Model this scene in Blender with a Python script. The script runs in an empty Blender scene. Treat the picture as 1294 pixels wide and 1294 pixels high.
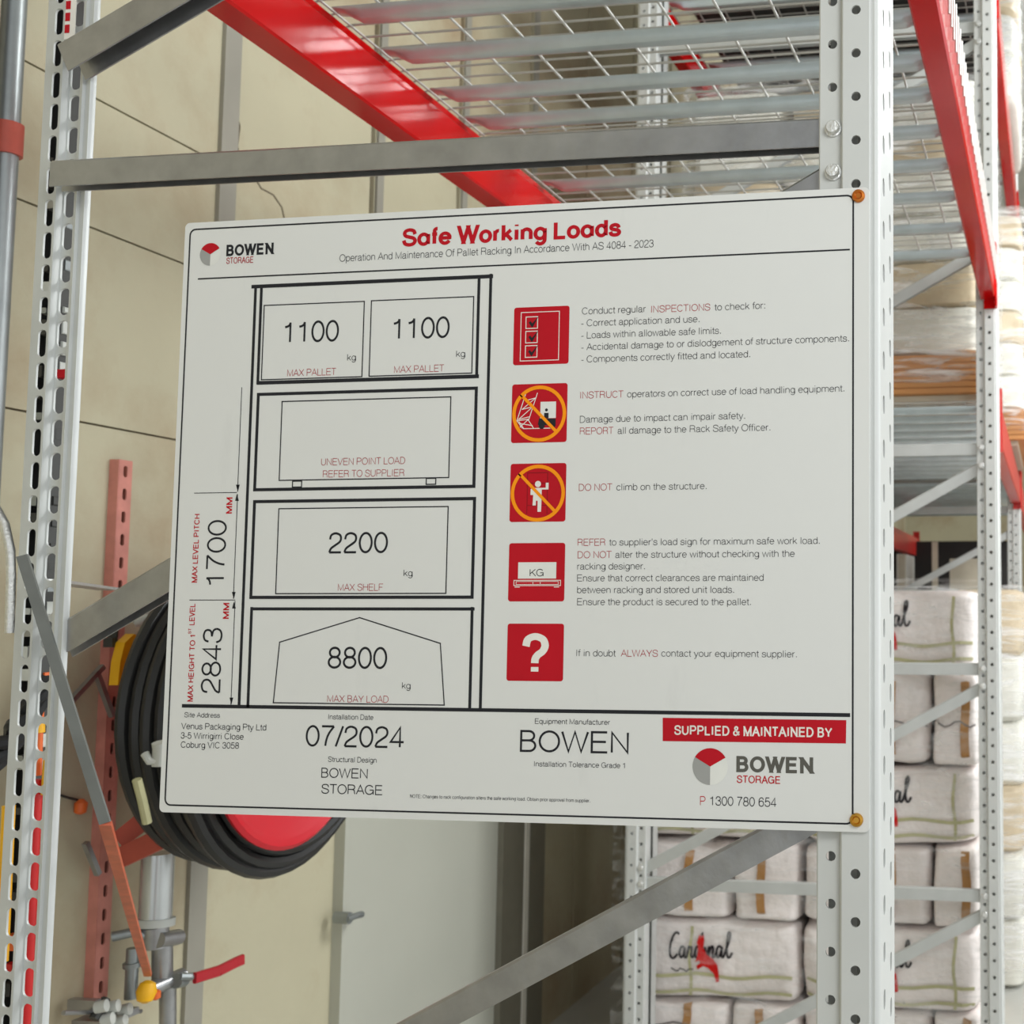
import bpy, bmesh, math, random
from mathutils import Vector, Matrix, noise
from mathutils.bvhtree import BVHTree

SC = bpy.context.scene
COL = SC.collection
random.seed(7)

# ------------------------------------------------------------------ camera, world, lights, exposure
F, CX, CY, YAW, PITCH, EYE = 1528.5, 1096.3, 646.2, 0.1523, 0.0776, 1.6
cd = bpy.data.cameras.new('camera')
cam = bpy.data.objects.new('camera', cd)
COL.objects.link(cam)
cam.location = (0, 0, EYE)
cam.rotation_euler = (math.pi / 2 + PITCH, 0, YAW)
cd.sensor_fit = 'HORIZONTAL'
cd.sensor_width = 36
cd.lens = F / 1294 * 36
cd.shift_x = -(CX - 647) / 1294
cd.shift_y = (CY - 647) / 1294
cd.clip_start = 0.05
cd.dof.use_dof = True
cd.dof.focus_distance = 1.34
cd.dof.aperture_fstop = 11
SC.camera = cam
SC.view_settings.view_transform = 'Standard'
SC.view_settings.look = 'None'
SC.view_settings.gamma = 1
SC.view_settings.use_curve_mapping = False
SC.view_settings.exposure = 0.17

w = bpy.data.worlds.new('world')
SC.world = w
w.use_nodes = True
wt = w.node_tree
bg = wt.nodes['Background']
tc = wt.nodes.new('ShaderNodeTexCoord')
dt = wt.nodes.new('ShaderNodeVectorMath')     # the bright open aisle lies to the right, the dark hall behind to the left
dt.operation = 'DOT_PRODUCT'
dt.inputs[1].default_value = (.78, .28, -.72)
mr = wt.nodes.new('ShaderNodeMapRange')
mr.inputs[1].default_value, mr.inputs[2].default_value = -1, 1
rp = wt.nodes.new('ShaderNodeValToRGB')
wt.links.new(tc.outputs['Generated'], dt.inputs[0])
wt.links.new(dt.outputs['Value'], mr.inputs[0])
wt.links.new(mr.outputs[0], rp.inputs[0])
wt.links.new(rp.outputs[0], bg.inputs[0])
rp.color_ramp.elements[0].color = (.07, .075, .08, 1)
rp.color_ramp.elements[1].color = (1.0, 1.04, 1.06, 1)
bg.inputs[1].default_value = 1.62


def area(name, loc, size, sizey, power, target=None):
    l = bpy.data.lights.new(name, 'AREA')
    l.shape = 'RECTANGLE'
    l.size, l.size_y, l.energy = size, sizey, power
    l.color = (.97, 1, 1)
    o = bpy.data.objects.new(name, l)
    COL.objects.link(o)
    o.location = loc
    if target is not None:
        o.rotation_euler = (Vector(target) - Vector(loc)).to_track_quat('-Z', 'Y').to_euler()
    return o


area('area_light', (.85, -.2, 2.7), .8, .5, 15, (-.4, 1.5, 1.4))  # unseen key lamp added near the camera so the sign fades leftwards
area('area_light', (1.6, 3.2, 3.5), 1.2, 1.2, 76, (-.8, 4.3, .7))
area('area_light', (1.7, 7.0, 5.0), 1.2, 1.2, 85, (-.6, 7.4, 1.2))


# ------------------------------------------------------------------ helpers
def lin(c):
    c = c / 255
    return c / 12.92 if c <= .04045 else ((c + .055) / 1.055) ** 2.4


def at(u, v, Y=None, X=None):
    """the point of the place seen at photo pixel (u, v) on the plane y=Y or x=X"""
    cyw, syw, cp, sp = math.cos(YAW), math.sin(YAW), math.cos(PITCH), math.sin(PITCH)
    fw = Vector((-syw * cp, cyw * cp, sp))
    rt = Vector((cyw, syw, 0))
    d = fw + rt * ((u - CX) / F) - rt.cross(fw) * ((v - CY) / F)
    t = Y / d.y if Y is not None else X / d.x
    return Vector((0, 0, EYE)) + d * t


MATS = {}


def mat(name, rgb, rough=.5, metal=0., var=.06, scale=12., bump=0., bscale=None, alpha=None, spec=.5, coat=0., stretch=(1, 1, 1), dirt=None):
    m = bpy.data.materials.new(name)
    m.use_nodes = True
    t = m.node_tree
    b = t.nodes['Principled BSDF']
    col = [lin(x) for x in rgb] + [1]
    tex = t.nodes.new('ShaderNodeTexCoord')
    mpp = t.nodes.new('ShaderNodeMapping')
    mpp.inputs['Scale'].default_value = stretch
    t.links.new(tex.outputs['Object'], mpp.inputs[0])
    n = t.nodes.new('ShaderNodeTexNoise')
    n.inputs['Scale'].default_value = scale
    n.inputs['Detail'].default_value = 5
    t.links.new(mpp.outputs[0], n.inputs['Vector'])
    r = t.nodes.new('ShaderNodeValToRGB')
    r.color_ramp.elements[0].position = .3
    r.color_ramp.elements[1].position = .7
    r.color_ramp.elements[0].color = [x * (1 - var) for x in col[:3]] + [1]
    r.color_ramp.elements[1].color = [min(1, x * (1 + var)) for x in col[:3]] + [1]
    t.links.new(n.outputs[0], r.inputs[0])
    out = r.outputs[0]
    if dirt:
        n2 = t.nodes.new('ShaderNodeTexNoise')
        n2.inputs['Scale'].default_value = dirt[1]
        n2.inputs['Detail'].default_value = 7
        n2.inputs['Roughness'].default_value = .65
        t.links.new(mpp.outputs[0], n2.inputs['Vector'])
        r2 = t.nodes.new('ShaderNodeValToRGB')
        r2.color_ramp.elements[0].position = dirt[2]
        r2.color_ramp.elements[1].position = dirt[3]
        r2.color_ramp.elements[0].color = (0, 0, 0, 1)
        r2.color_ramp.elements[1].color = (dirt[4],) * 3 + (1,)
        t.links.new(n2.outputs[0], r2.inputs[0])
        mx = t.nodes.new('ShaderNodeMixRGB')
        t.links.new(r2.outputs[0], mx.inputs[0])
        t.links.new(out, mx.inputs[1])
        mx.inputs[2].default_value = [lin(x) for x in dirt[0]] + [1]
        out = mx.outputs[0]
    t.links.new(out, b.inputs['Base Color'])
    b.inputs['Roughness'].default_value = rough
    b.inputs['Metallic'].default_value = metal
    b.inputs['Specular IOR Level'].default_value = spec
    b.inputs['Coat Weight'].default_value = coat
    if alpha is not None:
        b.inputs['Alpha'].default_value = alpha
    if bump:
        nb = t.nodes.new('ShaderNodeTexNoise')
        nb.inputs['Scale'].default_value = bscale or scale
        nb.inputs['Detail'].default_value = 6
        t.links.new(mpp.outputs[0], nb.inputs['Vector'])
        bp = t.nodes.new('ShaderNodeBump')
        bp.inputs['Strength'].default_value = bump
        bp.inputs['Distance'].default_value = .02
        t.links.new(nb.outputs[0], bp.inputs['Height'])
        t.links.new(bp.outputs[0], b.inputs['Normal'])
    MATS[name] = m
    return m


def film(name, rgb=(235, 236, 236), lo=.15, hi=.75, scale=6, stretch=(1, 1, 3)):
    """stretch film: clear with milky glossy creases"""
    m = mat(name, rgb, .18, 0, .02, scale, .9, scale * 2.2, stretch=stretch)
    t = m.node_tree
    n = t.nodes.new('ShaderNodeTexNoise')
    n.inputs['Scale'].default_value = scale * 1.5
    n.inputs['Detail'].default_value = 6
    n.inputs['Distortion'].default_value = 1.2
    mpp = [x for x in t.nodes if x.type == 'MAPPING'][0]
    t.links.new(mpp.outputs[0], n.inputs['Vector'])
    r = t.nodes.new('ShaderNodeMapRange')
    r.inputs[1].default_value, r.inputs[2].default_value = .46, .70
    r.inputs[3].default_value, r.inputs[4].default_value = lo, hi
    t.links.new(n.outputs[0], r.inputs[0])
    t.links.new(r.outputs[0], t.nodes['Principled BSDF'].inputs['Alpha'])
    return m


mat('wall paint', (188, 181, 154), .75, 0, .05, 2.2, .12, 30, dirt=((150, 118, 84), 1.3, .46, .68, .6))
mat('joint', (110, 100, 82), .9)
mat('grey trim', (150, 146, 134), .6, 0, .08, 5)
mat('olive frame', (118, 114, 100), .55)
mat('door paint', (184, 184, 172), .5, 0, .03, 3)
mat('pale paint', (214, 210, 198), .6)
mat('concrete', (190, 190, 184), .6, 0, .1, 3)
mat('post paint', (202, 203, 200), .38, 0, .03, 9, .02)
mat('post galv', (196, 198, 196), .4, .25, .06, 14)
mat('galvanised', (166, 166, 167), .33, .82, .12, 30, .04, 60)
mat('deck galv', (204, 216, 220), .34, .6, .08, 16, .03, 40)
mat('wire', (190, 188, 182), .45, .2)
mat('zinc bolt', (225, 225, 222), .3, .7, .1, 200, .2, 300)
mat('dark steel', (70, 70, 68), .5, .5)
mat('red beam', (200, 8, 10), .13, 0, .08, 5, .012, 14, coat=.0, spec=.18)
mat('red beam matt', (200, 44, 38), .3, 0, .05, 9)
mat('sign white', (222, 222, 219), .28, 0, .012, 3, .0, dirt=((190, 190, 188), 16, .62, .8, .25), stretch=(1, 1, .25))
mat('sign edge', (232, 232, 228), .4)
mat('ink black', (34, 35, 40), .55, spec=.25)
mat('ink grey', (62, 62, 64), .55, spec=.25)
mat('ink warm grey', (92, 90, 84), .55, spec=.25)
mat('ink red', (186, 8, 30), .55, spec=.25)
mat('ink maroon', (168, 44, 52), .55, spec=.25)
mat('ink orange', (255, 152, 12), .55, spec=.25)
mat('ink white', (232, 228, 220), .55, spec=.25)
mat('ink mid grey', (158, 158, 155), .55, spec=.25)
mat('ink light grey', (226, 226, 220), .55, spec=.25)
mat('ink deep red', (140, 8, 22), .55, spec=.25)
mat('brass', (206, 152, 60), .28, .9, .1, 90)
mat('copper', (206, 122, 52), .3, .9, .1, 90)
mat('sack', (240, 231, 227), .34, 0, .06, 7, 1.0, 9, dirt=((206, 176, 160), 3, .58, .9, .25))
mat('sack seam', (120, 112, 110), .7)
mat('brown strap', (176, 128, 74), .6, 0, .12, 20)
mat('olive strap', (186, 182, 140), .6, 0, .1, 20)
mat('script ink', (40, 34, 38), .6, spec=.2)
mat('bird red', (206, 22, 20), .55, spec=.2)
mat('kraft board', (196, 138, 82), .55, 0, .1, 6, .1, stretch=(.4, .4, 6))
mat('tan bags', (208, 190, 160), .5, 0, .12, 5, .5, 8)
mat('white bags', (228, 226, 216), .45, 0, .08, 5, .6, 8)
mat('black goods', (28, 26, 26), .5, 0, .2, 6, .4)
mat('carton', (206, 196, 176), .7)
mat('timber', (176, 140, 92), .7, 0, .15, 9, stretch=(8, 1, 8))
mat('rubber', (34, 34, 34), .38, 0, .1, 20)
mat('reel red', (200, 16, 36), .3, 0, .03, 6)
mat('strut primer', (204, 132, 118), .55, 0, .14, 24)
mat('arm primer', (188, 84, 68), .5, 0, .1, 20)
mat('valve red', (176, 12, 30), .35)
mat('yellow', (240, 178, 10), .4)
mat('orange', (226, 104, 40), .45)
mat('stay grey', (112, 114, 110), .5, .2, .1, 30)
mat('stay orange', (196, 92, 58), .45, 0, .2, 30)
mat('chrome', (205, 208, 208), .25, .7)
mat('tool red', (190, 12, 12), .4)
mat('steel pipe', (150, 155, 155), .35, .6, .1, 20)
mat('pale pipe', (196, 198, 192), .45)
mat('dull black', (30, 30, 32), .55)
film('film clear', (250, 250, 250), lo=.0, hi=.30, scale=5, stretch=(.7, 1, 3))
film('film milky', (248, 248, 248), lo=.05, hi=.75, scale=5, stretch=(.6, .6, 4))


class MB:
    """collects shapes in world space, then links them as one mesh object"""

    def __init__(s):
        s.v, s.f = [], []

    def add(s, vs, fs):
        o = len(s.v)
        s.v += [Vector(p) for p in vs]
        s.f += [[i + o for i in f] for f in fs]
        return s

    def box(s, a, b):
        (x0, y0, z0), (x1, y1, z1) = a, b
        return s.add([(x0, y0, z0), (x1, y0, z0), (x1, y1, z0), (x0, y1, z0), (x0, y0, z1), (x1, y0, z1), (x1, y1, z1), (x0, y1, z1)],
                     [(0, 3, 2, 1), (4, 5, 6, 7), (0, 1, 5, 4), (1, 2, 6, 5), (2, 3, 7, 6), (3, 0, 4, 7)])

    def sweep(s, prof, p0, p1, side, cap=True, closed=True):
        """profile of (a, b) carried from p0 to p1; a runs along side, b along side x direction"""
        p0, p1 = Vector(p0), Vector(p1)
        d = (p1 - p0).normalized()
        a = (Vector(side) - d * Vector(side).dot(d)).normalized()
        b = d.cross(a)
        n = len(prof)
        vs = [p + a * q[0] + b * q[1] for p in (p0, p1) for q in prof]
        fs = [(i, (i + 1) % n, n + (i + 1) % n, n + i) for i in range(n if closed else n - 1)]
        if cap and closed:
            fs += [tuple(range(n - 1, -1, -1)), tuple(range(n, 2 * n))]
        return s.add(vs, fs)

    def tube(s, pts, r, n=10, cap=True, r1=None):
        pts = [Vector(p) for p in pts]
        rings, up = [], None
        for i, p in enumerate(pts):
            d = (pts[min(i + 1, len(pts) - 1)] - pts[max(i - 1, 0)]).normalized()
            if up is None:
                up = Vector((0, 0, 1)) if abs(d.z) < .9 else Vector((1, 0, 0))
            a = (up - d * up.dot(d)).normalized()
            b = d.cross(a)
            up = a
            rr = r if r1 is None else r + (r1 - r) * i / (len(pts) - 1)
            rings.append([p + (a * math.cos(2 * math.pi * k / n) + b * math.sin(2 * math.pi * k / n)) * rr for k in range(n)])
        vs = [q for g in rings for q in g]
        fs = [(i * n + k, i * n + (k + 1) % n, (i + 1) * n + (k + 1) % n, (i + 1) * n + k) for i in range(len(pts) - 1) for k in range(n)]
        if cap:
            fs += [tuple(range(n - 1, -1, -1)), tuple(range((len(pts) - 1) * n, len(pts) * n))]
        return s.add(vs, fs)

    def lathe(s, prof, o, axis, n=24):
        """profile of (radius, height along axis)"""
        o, ax = Vector(o), Vector(axis).normalized()
        a = ax.orthogonal().normalized()
        b = ax.cross(a)
        vs = [o + ax * h + (a * math.cos(2 * math.pi * k / n) + b * math.sin(2 * math.pi * k / n)) * r for r, h in prof for k in range(n)]
        fs = [(i * n + k, i * n + (k + 1) % n, (i + 1) * n + (k + 1) % n, (i + 1) * n + k) for i in range(len(prof) - 1) for k in range(n)]
        fs += [tuple(range(n - 1, -1, -1)), tuple(range((len(prof) - 1) * n, len(prof) * n))]
        return s.add(vs, fs)

    def torus(s, o, axis, R, r, n=40, m=8, a0=0, a1=2 * math.pi, ref=None):
        o, ax = Vector(o), Vector(axis).normalized()
        a = (Vector(ref) if ref else ax.orthogonal()).normalized()
        b = ax.cross(a)
        pts = [o + (a * math.cos(a0 + (a1 - a0) * k / n) + b * math.sin(a0 + (a1 - a0) * k / n)) * R for k in range(n + 1)]
        return s.tube(pts, r, m, cap=abs(a1 - a0) < 6.28)

    def prism(s, poly, ex, ey, o, depth):
        """2D polygon on axes ex, ey pushed along depth"""
        o, ex, ey, depth = Vector(o), Vector(ex), Vector(ey), Vector(depth)
        n = len(poly)
        vs = [o + ex * p[0] + ey * p[1] for p in poly] + [o + ex * p[0] + ey * p[1] + depth for p in poly]
        return s.add(vs, [tuple(range(n)), tuple(range(2 * n - 1, n - 1, -1))] + [(i, n + i, n + (i + 1) % n, (i + 1) % n) for i in range(n)])

    def cell(s, o, ex, ey, w, h, hole, dep):
        """a w x h rectangle of sheet with one hole (points about its centre), wall of the hole along dep"""
        o, ex, ey, dep = Vector(o), Vector(ex), Vector(ey), Vector(dep)
        c = o + ex * (w / 2) + ey * (h / 2)
        n = len(hole)
        rim = []
        for x, y in hole:
            k = min((w / 2) / abs(x) if abs(x) > 1e-9 else 1e9, (h / 2) / abs(y) if abs(y) > 1e-9 else 1e9)
            rim.append((x * k, y * k))
        for sx in (-1, 1):
            for sy in (-1, 1):
                i = min(range(n), key=lambda q: (rim[q][0] - sx * w / 2) ** 2 + (rim[q][1] - sy * h / 2) ** 2)
                rim[i] = (sx * w / 2, sy * h / 2)
        P = lambda q, dd=0: c + ex * q[0] + ey * q[1] + dep * dd
        vs = [P(q) for q in rim] + [P(q) for q in hole] + [P(q, 1) for q in hole]
        fs = []
        for i in range(n):
            j = (i + 1) % n
            fs += [(i, j, n + j, n + i), (n + i, n + j, 2 * n + j, 2 * n + i)]
        return s.add(vs, fs)

    def build(s, name, m, parent=None, smooth=False, origin=None):
        if parent is not None:
            off = parent.matrix_world.translation if parent.type == 'EMPTY' and parent.parent is None else Vector(parent['wo'])
        elif origin is not None:
            off = Vector(origin)
        else:
            xs = [p.x for p in s.v]
            ys = [p.y for p in s.v]
            off = Vector(((min(xs) + max(xs)) / 2, (min(ys) + max(ys)) / 2, min(p.z for p in s.v)))
        me = bpy.data.meshes.new(name)
        me.from_pydata([p - off for p in s.v], [], s.f)
        bm = bmesh.new()
        bm.from_mesh(me)
        bmesh.ops.recalc_face_normals(bm, faces=bm.faces)
        bm.to_mesh(me)
        bm.free()
        if smooth:
            me.polygons.foreach_set('use_smooth', [True] * len(me.polygons))
            me.set_sharp_from_angle(angle=math.radians(40))
        me.materials.append(MATS[m])
        o = bpy.data.objects.new(name, me)
        COL.objects.link(o)
        o['wo'] = list(off)
        if parent is not None:
            o.parent = parent
        else:
            o.location = off
        return o


def thing(name, label, cat, loc, group=None):
    o = bpy.data.objects.new(name, None)
    COL.objects.link(o)
    o.empty_display_size = .05
    o.location = loc
    o.matrix_world = Matrix.Translation(Vector(loc))
    return tag(o, label, cat, group)


def tag(o, label, cat, group=None):
    o['label'] = label
    o['category'] = cat
    if group:
        o['group'] = group
    return o


def struct(o, label=None, cat=None):
    o['kind'] = 'structure'
    if label:
        o['label'] = label
        o['category'] = cat
    return o


def dup(root, delta, label, group=None):
    r = root.copy()
    COL.objects.link(r)
    r.location = root.location + Vector(delta)
    r['label'] = label
    if group:
        r['group'] = group
    for ch in root.children:
        c = ch.copy()
        COL.objects.link(c)
        c.parent = r
        for g in ch.children:
            d = g.copy()
            COL.objects.link(d)
            d.parent = c
    return r


# ------------------------------------------------------------------ the building
XW = -1.93
m = MB().box((XW - .2, -3, 0), (XW - .012, 16, 7))
struct(m.build('wall_left_core', 'joint'))
bpy.data.objects['wall_left_core'].name = 'trim_6'
m = MB()
g = .0022
zs = [0, 1.968, 2.368, 2.637, 3.15, 3.75, 7]
for a, b in zip(zs, zs[1:]):
    m.box((XW - .012, -3, a + g), (XW, 2.53, b - g))
ys = [2.53, 3.15, 3.655, 4.195, 4.75, 5.3, 5.85, 6.4, 7, 8, 9, 10, 12, 16]
for i, (a, b) in enumerate(zip(ys, ys[1:])):
    gg = .012 if i else 0
    m.box((XW - .012, a + gg, 2.16), (XW, b - .012, 7))
    if a > 4.3:
        m.box((XW - .012, a + .004, 0), (XW, b - .004, 2.16))
m.box((XW - .012, 2.53, 0), (XW, 3.074, 2.16))
m.box((XW - .012, 4.345, 0), (XW, 4.746, 2.16))
struct(m.build('wall_left', 'wall paint', origin=(0, 0, 0)))
m = MB().box((XW, 2.505, 0), (XW + .010, 2.562, 6))
struct(m.build('trim_1', 'grey trim'))
for k, y in enumerate((3.165, 3.67, 4.21)):
    m = MB().box((XW, y, 2.2), (XW + .008, y + .034, 6))
    struct(m.build('trim_%d' % (k + 2), 'grey trim'))
# door
m = MB().box((XW, 3.074, .01), (XW + .03, 3.995, 2.1))
d = struct(m.build('door_1', 'door paint'))
p = at(437, 1160, X=XW + .06)
m = MB().tube([p + Vector((-.03, 0, 0)), p + Vector((.012, 0, 0))], .016, 12)
m.tube([p + Vector((.01, -.012, 0)), p + Vector((.014, .03, 0)), p + Vector((.012, .055, -.004))], .009, 8)
m.build('door_handle', 'steel pipe', d, True)
m = MB().box((XW, 3.997, 0), (XW + .05, 4.165, 2.2)).box((XW, 4.20, 0), (XW + .05, 4.345, 2.2))
fr = struct(m.build('trim_5', 'olive frame'))
m = MB().box((XW, 4.166, 0), (XW + .055, 4.199, 2.2))
m.build('cover_strip', 'pale paint', fr)
m = MB().box((XW - .2, -3, -.1), (6, 16, 0))
struct(m.build('floor', 'concrete'))
m = MB().box((XW - .2, 16, 0), (6, 16.2, 7))
struct(m.build('wall_back', 'wall paint'))
m = MB().box((XW - .2, -3, 5.4), (6, 16, 5.5))
struct(m.build('ceiling', 'concrete'))
# hairline cracks in the plaster
for nm, pts in (('crack', [(297, 40), (295, 75), (301, 100), (296, 130), (303, 160), (300, 185), (306, 215)]), ('crack', [(322, 225), (330, 238), (345, 246), (356, 262), (362, 290)])):
    m = MB().tube([at(u, v, X=XW + .0005) for u, v in pts], .0022, 5)
    m.build(nm, 'joint', bpy.data.objects['wall_left'])

# ------------------------------------------------------------------ racking posts
PIT = .05


def circ(r, n=16):
    return [(r * math.cos(2 * math.pi * (k + .5) / n), r * math.sin(2 * math.pi * (k + .5) / n)) for k in range(n)]


def slot(w, h, n=4):
    r = min(w, h) * .45
    pts = []
    for (cx, cy, a0) in ((w / 2 - r, h / 2 - r, 0), (-w / 2 + r, h / 2 - r, 90), (-w / 2 + r, -h / 2 + r, 180), (w / 2 - r, -h / 2 + r, 270)):
        pts += [(cx + r * math.cos(math.radians(a0 + 90 * k / (n - 1))), cy + r * math.sin(math.radians(a0 + 90 * k / (n - 1)))) for k in range(n)]
    return pts


def post(name, parent, x, y, z0, z1, phase=.016, flip=1, m='post paint'):
    """pallet rack post: stepped side flange with two columns of round holes, slotted aisle face.
    x = plane of the aisle face, y = plane of the raised side flange"""
    b = MB()
    up = Vector((0, 0, 1))
    n0 = math.floor((z0 - phase) / PIT)
    n1 = math.ceil((z1 - phase) / PIT)
    zb, zt = phase + n0 * PIT, phase + n1 * PIT
    ex = Vector((-flip, 0, 0))
    for k in range(n0, n1):
        z = phase + k * PIT
        # raised strip with its holes, then the recessed strip with holes offset by 17 mm
        b.cell((x - flip * .0105, y, z - PIT / 2), ex, up, .0295, PIT, circ(.0054), (0, .003, 0))
        b.cell((x - flip * .044, y + .0085, z - .034 - PIT / 2), ex, up, .019, PIT, circ(.0054), (0, .003, 0))
        # aisle face: two columns of slots
        b.cell((x, y + .020, z + .009 - PIT / 2), (0, 1, 0), up, .043, PIT, slot(.015, .021), (-flip * .003, 0, 0))
        b.cell((x, y + .073, z + .034 - PIT / 2), (0, 1, 0), up, .043, PIT, slot(.015, .021), (-flip * .003, 0, 0))
    T = lambda a, c: Vector((x - flip * a, y + c, 0))
    zz = (zb - .034 - PIT / 2 - .001, zt + PIT / 2)
    strips = [[(.069, .056), (.069, .010), (.0675, .0085), (.063, .0085)], [(.044, .0085), (.0425, .007), (.0415, .0012), (.040, 0)],
              [(.0105, 0), (.009, .001), (.0085, .0035), (.0065, .0035), (.005, .003), (.0015, .0055), (0, .011), (0, .020)],
              [(0, .063), (0, .073)], [(0, .116), (0, .125), (.002, .133), (.005, .135), (.0415, .136), (.044, .1275), (.069, .1275), (.069, .080)]]  # unseen back lips drawn wide so the post's holes stay dark
    for st in strips:
        vs = [T(*q) + up * zz[0] for q in st] + [T(*q) + up * zz[1] for q in st]
        k = len(st)
        b.add(vs, [(i, i + 1, k + i + 1, k + i) for i in range(k - 1)])
    return b.build(name, m, parent, True)


def channel(name, parent, p0, p1, wdt=.034, lip=.022, m='galvanised'):
    """C channel brace, web to the front (-y), lips going back"""
    t = .0022
    h = wdt / 2
    prof = [(-h, 0), (h - .003, 0), (h, .003), (h, lip - .003), (h - .003, lip), (-h, lip), (-h, lip - t), (h - t, lip - t), (h - t, t), (-h, t)]
    p0, p1 = Vector(p0), Vector(p1)
    d = (p1 - p0).normalized()
    side = Vector((0, -1, 0)).cross(d)
    side = side if side.z > 0 else -side
    a = (side - d * side.dot(d)).normalized()
    bb = d.cross(a)
    if bb.y < 0:
        prof = [(q[0], -q[1]) for q in prof]
    return MB().sweep(prof, p0, p1, side).build(name, m, parent)


def bolt(parent, x, y, z, r=.0078):
    b = MB().lathe([(r * 1.25, 0), (r * 1.25, -.0015), (r, -.0018), (r, -.0065), (r * .86, -.008), (r * .3, -.0083)], (x, y, z), (0, 1, 0), 12)
    return b.build('bolt', 'zinc bolt', parent, True)


Y1, Y2, Y3 = 1.2915, 3.81, 6.33
# end frame that carries the sign
f1 = thing('rack_frame', 'pale grey rack end frame with bracing channels, carrying the white load sign', 'rack frame', (-.7, Y1, 0))
post('post', f1, -.186, Y1, 0.0, 4.3)
for v in (163, 218):
    q = at(1053, v, 1.300)
    bolt(f1, q.x, 1.2998, q.z)
bolt(f1, at(1053, 1028, 1.3).x, 1.2998, at(1053, 1028, 1.3).z)

# the wall-side post shows two columns of open rectangular windows
b = MB()
YL = 1.345
xl = [-1.2925, -1.2784, -1.2671, -1.2569, -1.2411, -1.2219]
pt = .0425
up = Vector((0, 0, 1))
for k in range(int(4.3 / pt)):
    z = k * pt
    b.cell((xl[1] - .0015, YL, z), (1, 0, 0), up, xl[2] - xl[1] + .003, pt, slot(xl[2] - xl[1] + .0005, .035), (0, .003, 0))
    b.cell((xl[3] - .0015, YL + .006, z + .012), (1, 0, 0), up, xl[4] - xl[3] + .003, pt, slot(xl[4] - xl[3], .035), (0, .003, 0))
for st in ([(xl[0], .006), (xl[0], .004), (xl[0] + .003, 0), (xl[1] - .0015, 0)], [(xl[2] + .0015, 0), (xl[2] + .0035, -.003), (xl[3] - .004, -.003), (xl[3] - .0015, .006)],
           [(xl[4] + .0015, .006), (xl[4] + .004, 0), (xl[4] + .0085, -.001), (xl[4] + .0095, .003), (xl[5] - .002, .002), (xl[5], .005), (xl[5], .010)]):
    k = len(st)
    vs = [Vector((q[0], YL + q[1], 0)) for q in st] + [Vector((q[0], YL + q[1], 4.3)) for q in st]
    b.add(vs, [(i, i + 1, k + i + 1, k + i) for i in range(k - 1)])
pl = b.build('post', 'post galv', f1, True)
pl['label'] = 'wall-side post with rows of open rectangular windows'
YB = 1.3085
channel('brace', f1, (-1.240, YB, 2.1413), (-.228, YB, 2.1345))
channel('brace', f1, (-1.232, YB + .001, 2.292), (-.228, YB + .001, 2.78), .042, .03)
channel('brace', f1, (-1.245, YB + .045, 1.551), (-.228, YB + .002, 2.088), .038, .026)
channel('brace', f1, (-1.225, YB + .045, .842), (-.228, YB, 1.389), .033)
# red and white warning sticker on the wall-side post
q0 = at(88, 0, YL - .006)
m = MB().box((q0.x - .007, YL - .0042, 2.332), (q0.x + .008, YL - .0030, 2.45))
st = m.build('sticker', 'ink white', f1)
m = MB()
for k in range(6):
    m.box((q0.x - .006, YL - .0050, 2.340 + k * .016), (q0.x + .0005, YL - .0043, 2.351 + k * .016))
m.build('sticker_print', 'ink red', st)

# second frame, between the first and second bay
f2 = thing('rack_frame', 'pale grey rack frame standing in front of the stacked white sack bales', 'rack frame', (-.7, Y2, 0))
post('post', f2, -.167, Y2, 0.0, 4.6)
post('post', f2, -1.379, Y2, 0.0, 4.6, flip=-1)
YF = Y2 + .02
for z in (.707, 1.403, 2.099, 3.49):
    channel('brace', f2, (-1.33, YF, z), (-.215, YF, z - .003), .038, .02, 'post galv')
for z in (.652, 1.348, 2.042, 2.742, 3.44):
    channel('brace', f2, (-1.33, YF + .001, z - .603), (-.215, YF + .001, z), .036, .02, 'post galv')
for z in (.707, .652, 1.403, 1.348, 2.099, 2.042, 3.49, 3.43):
    bolt(f2, -.2205, Y2 + .008, z, .0085)
for z in (.757, .707):
    bolt(f2, -1.3255, Y2 + .008, z, .0085)
# third frame
f3 = thing('rack_frame', 'farthest pale grey rack frame, behind the second one down the aisle', 'rack frame', (-.7, Y3, 0))
post('post', f3, -.165, Y3, 0, 5)
post('post', f3, -1.379, Y3, 0, 5, flip=-1)
for z in (.707, 2.099, 3.49):
    channel('brace', f3, (-1.33, Y3 + .02, z), (-.215, Y3 + .02, z), .038, .02, 'post galv')
for z in (1.348, 1.98, 2.742):
    channel('brace', f3, (-1.33, Y3 + .021, z - .603), (-.215, Y3 + .021, z), .036, .02, 'post galv')


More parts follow.
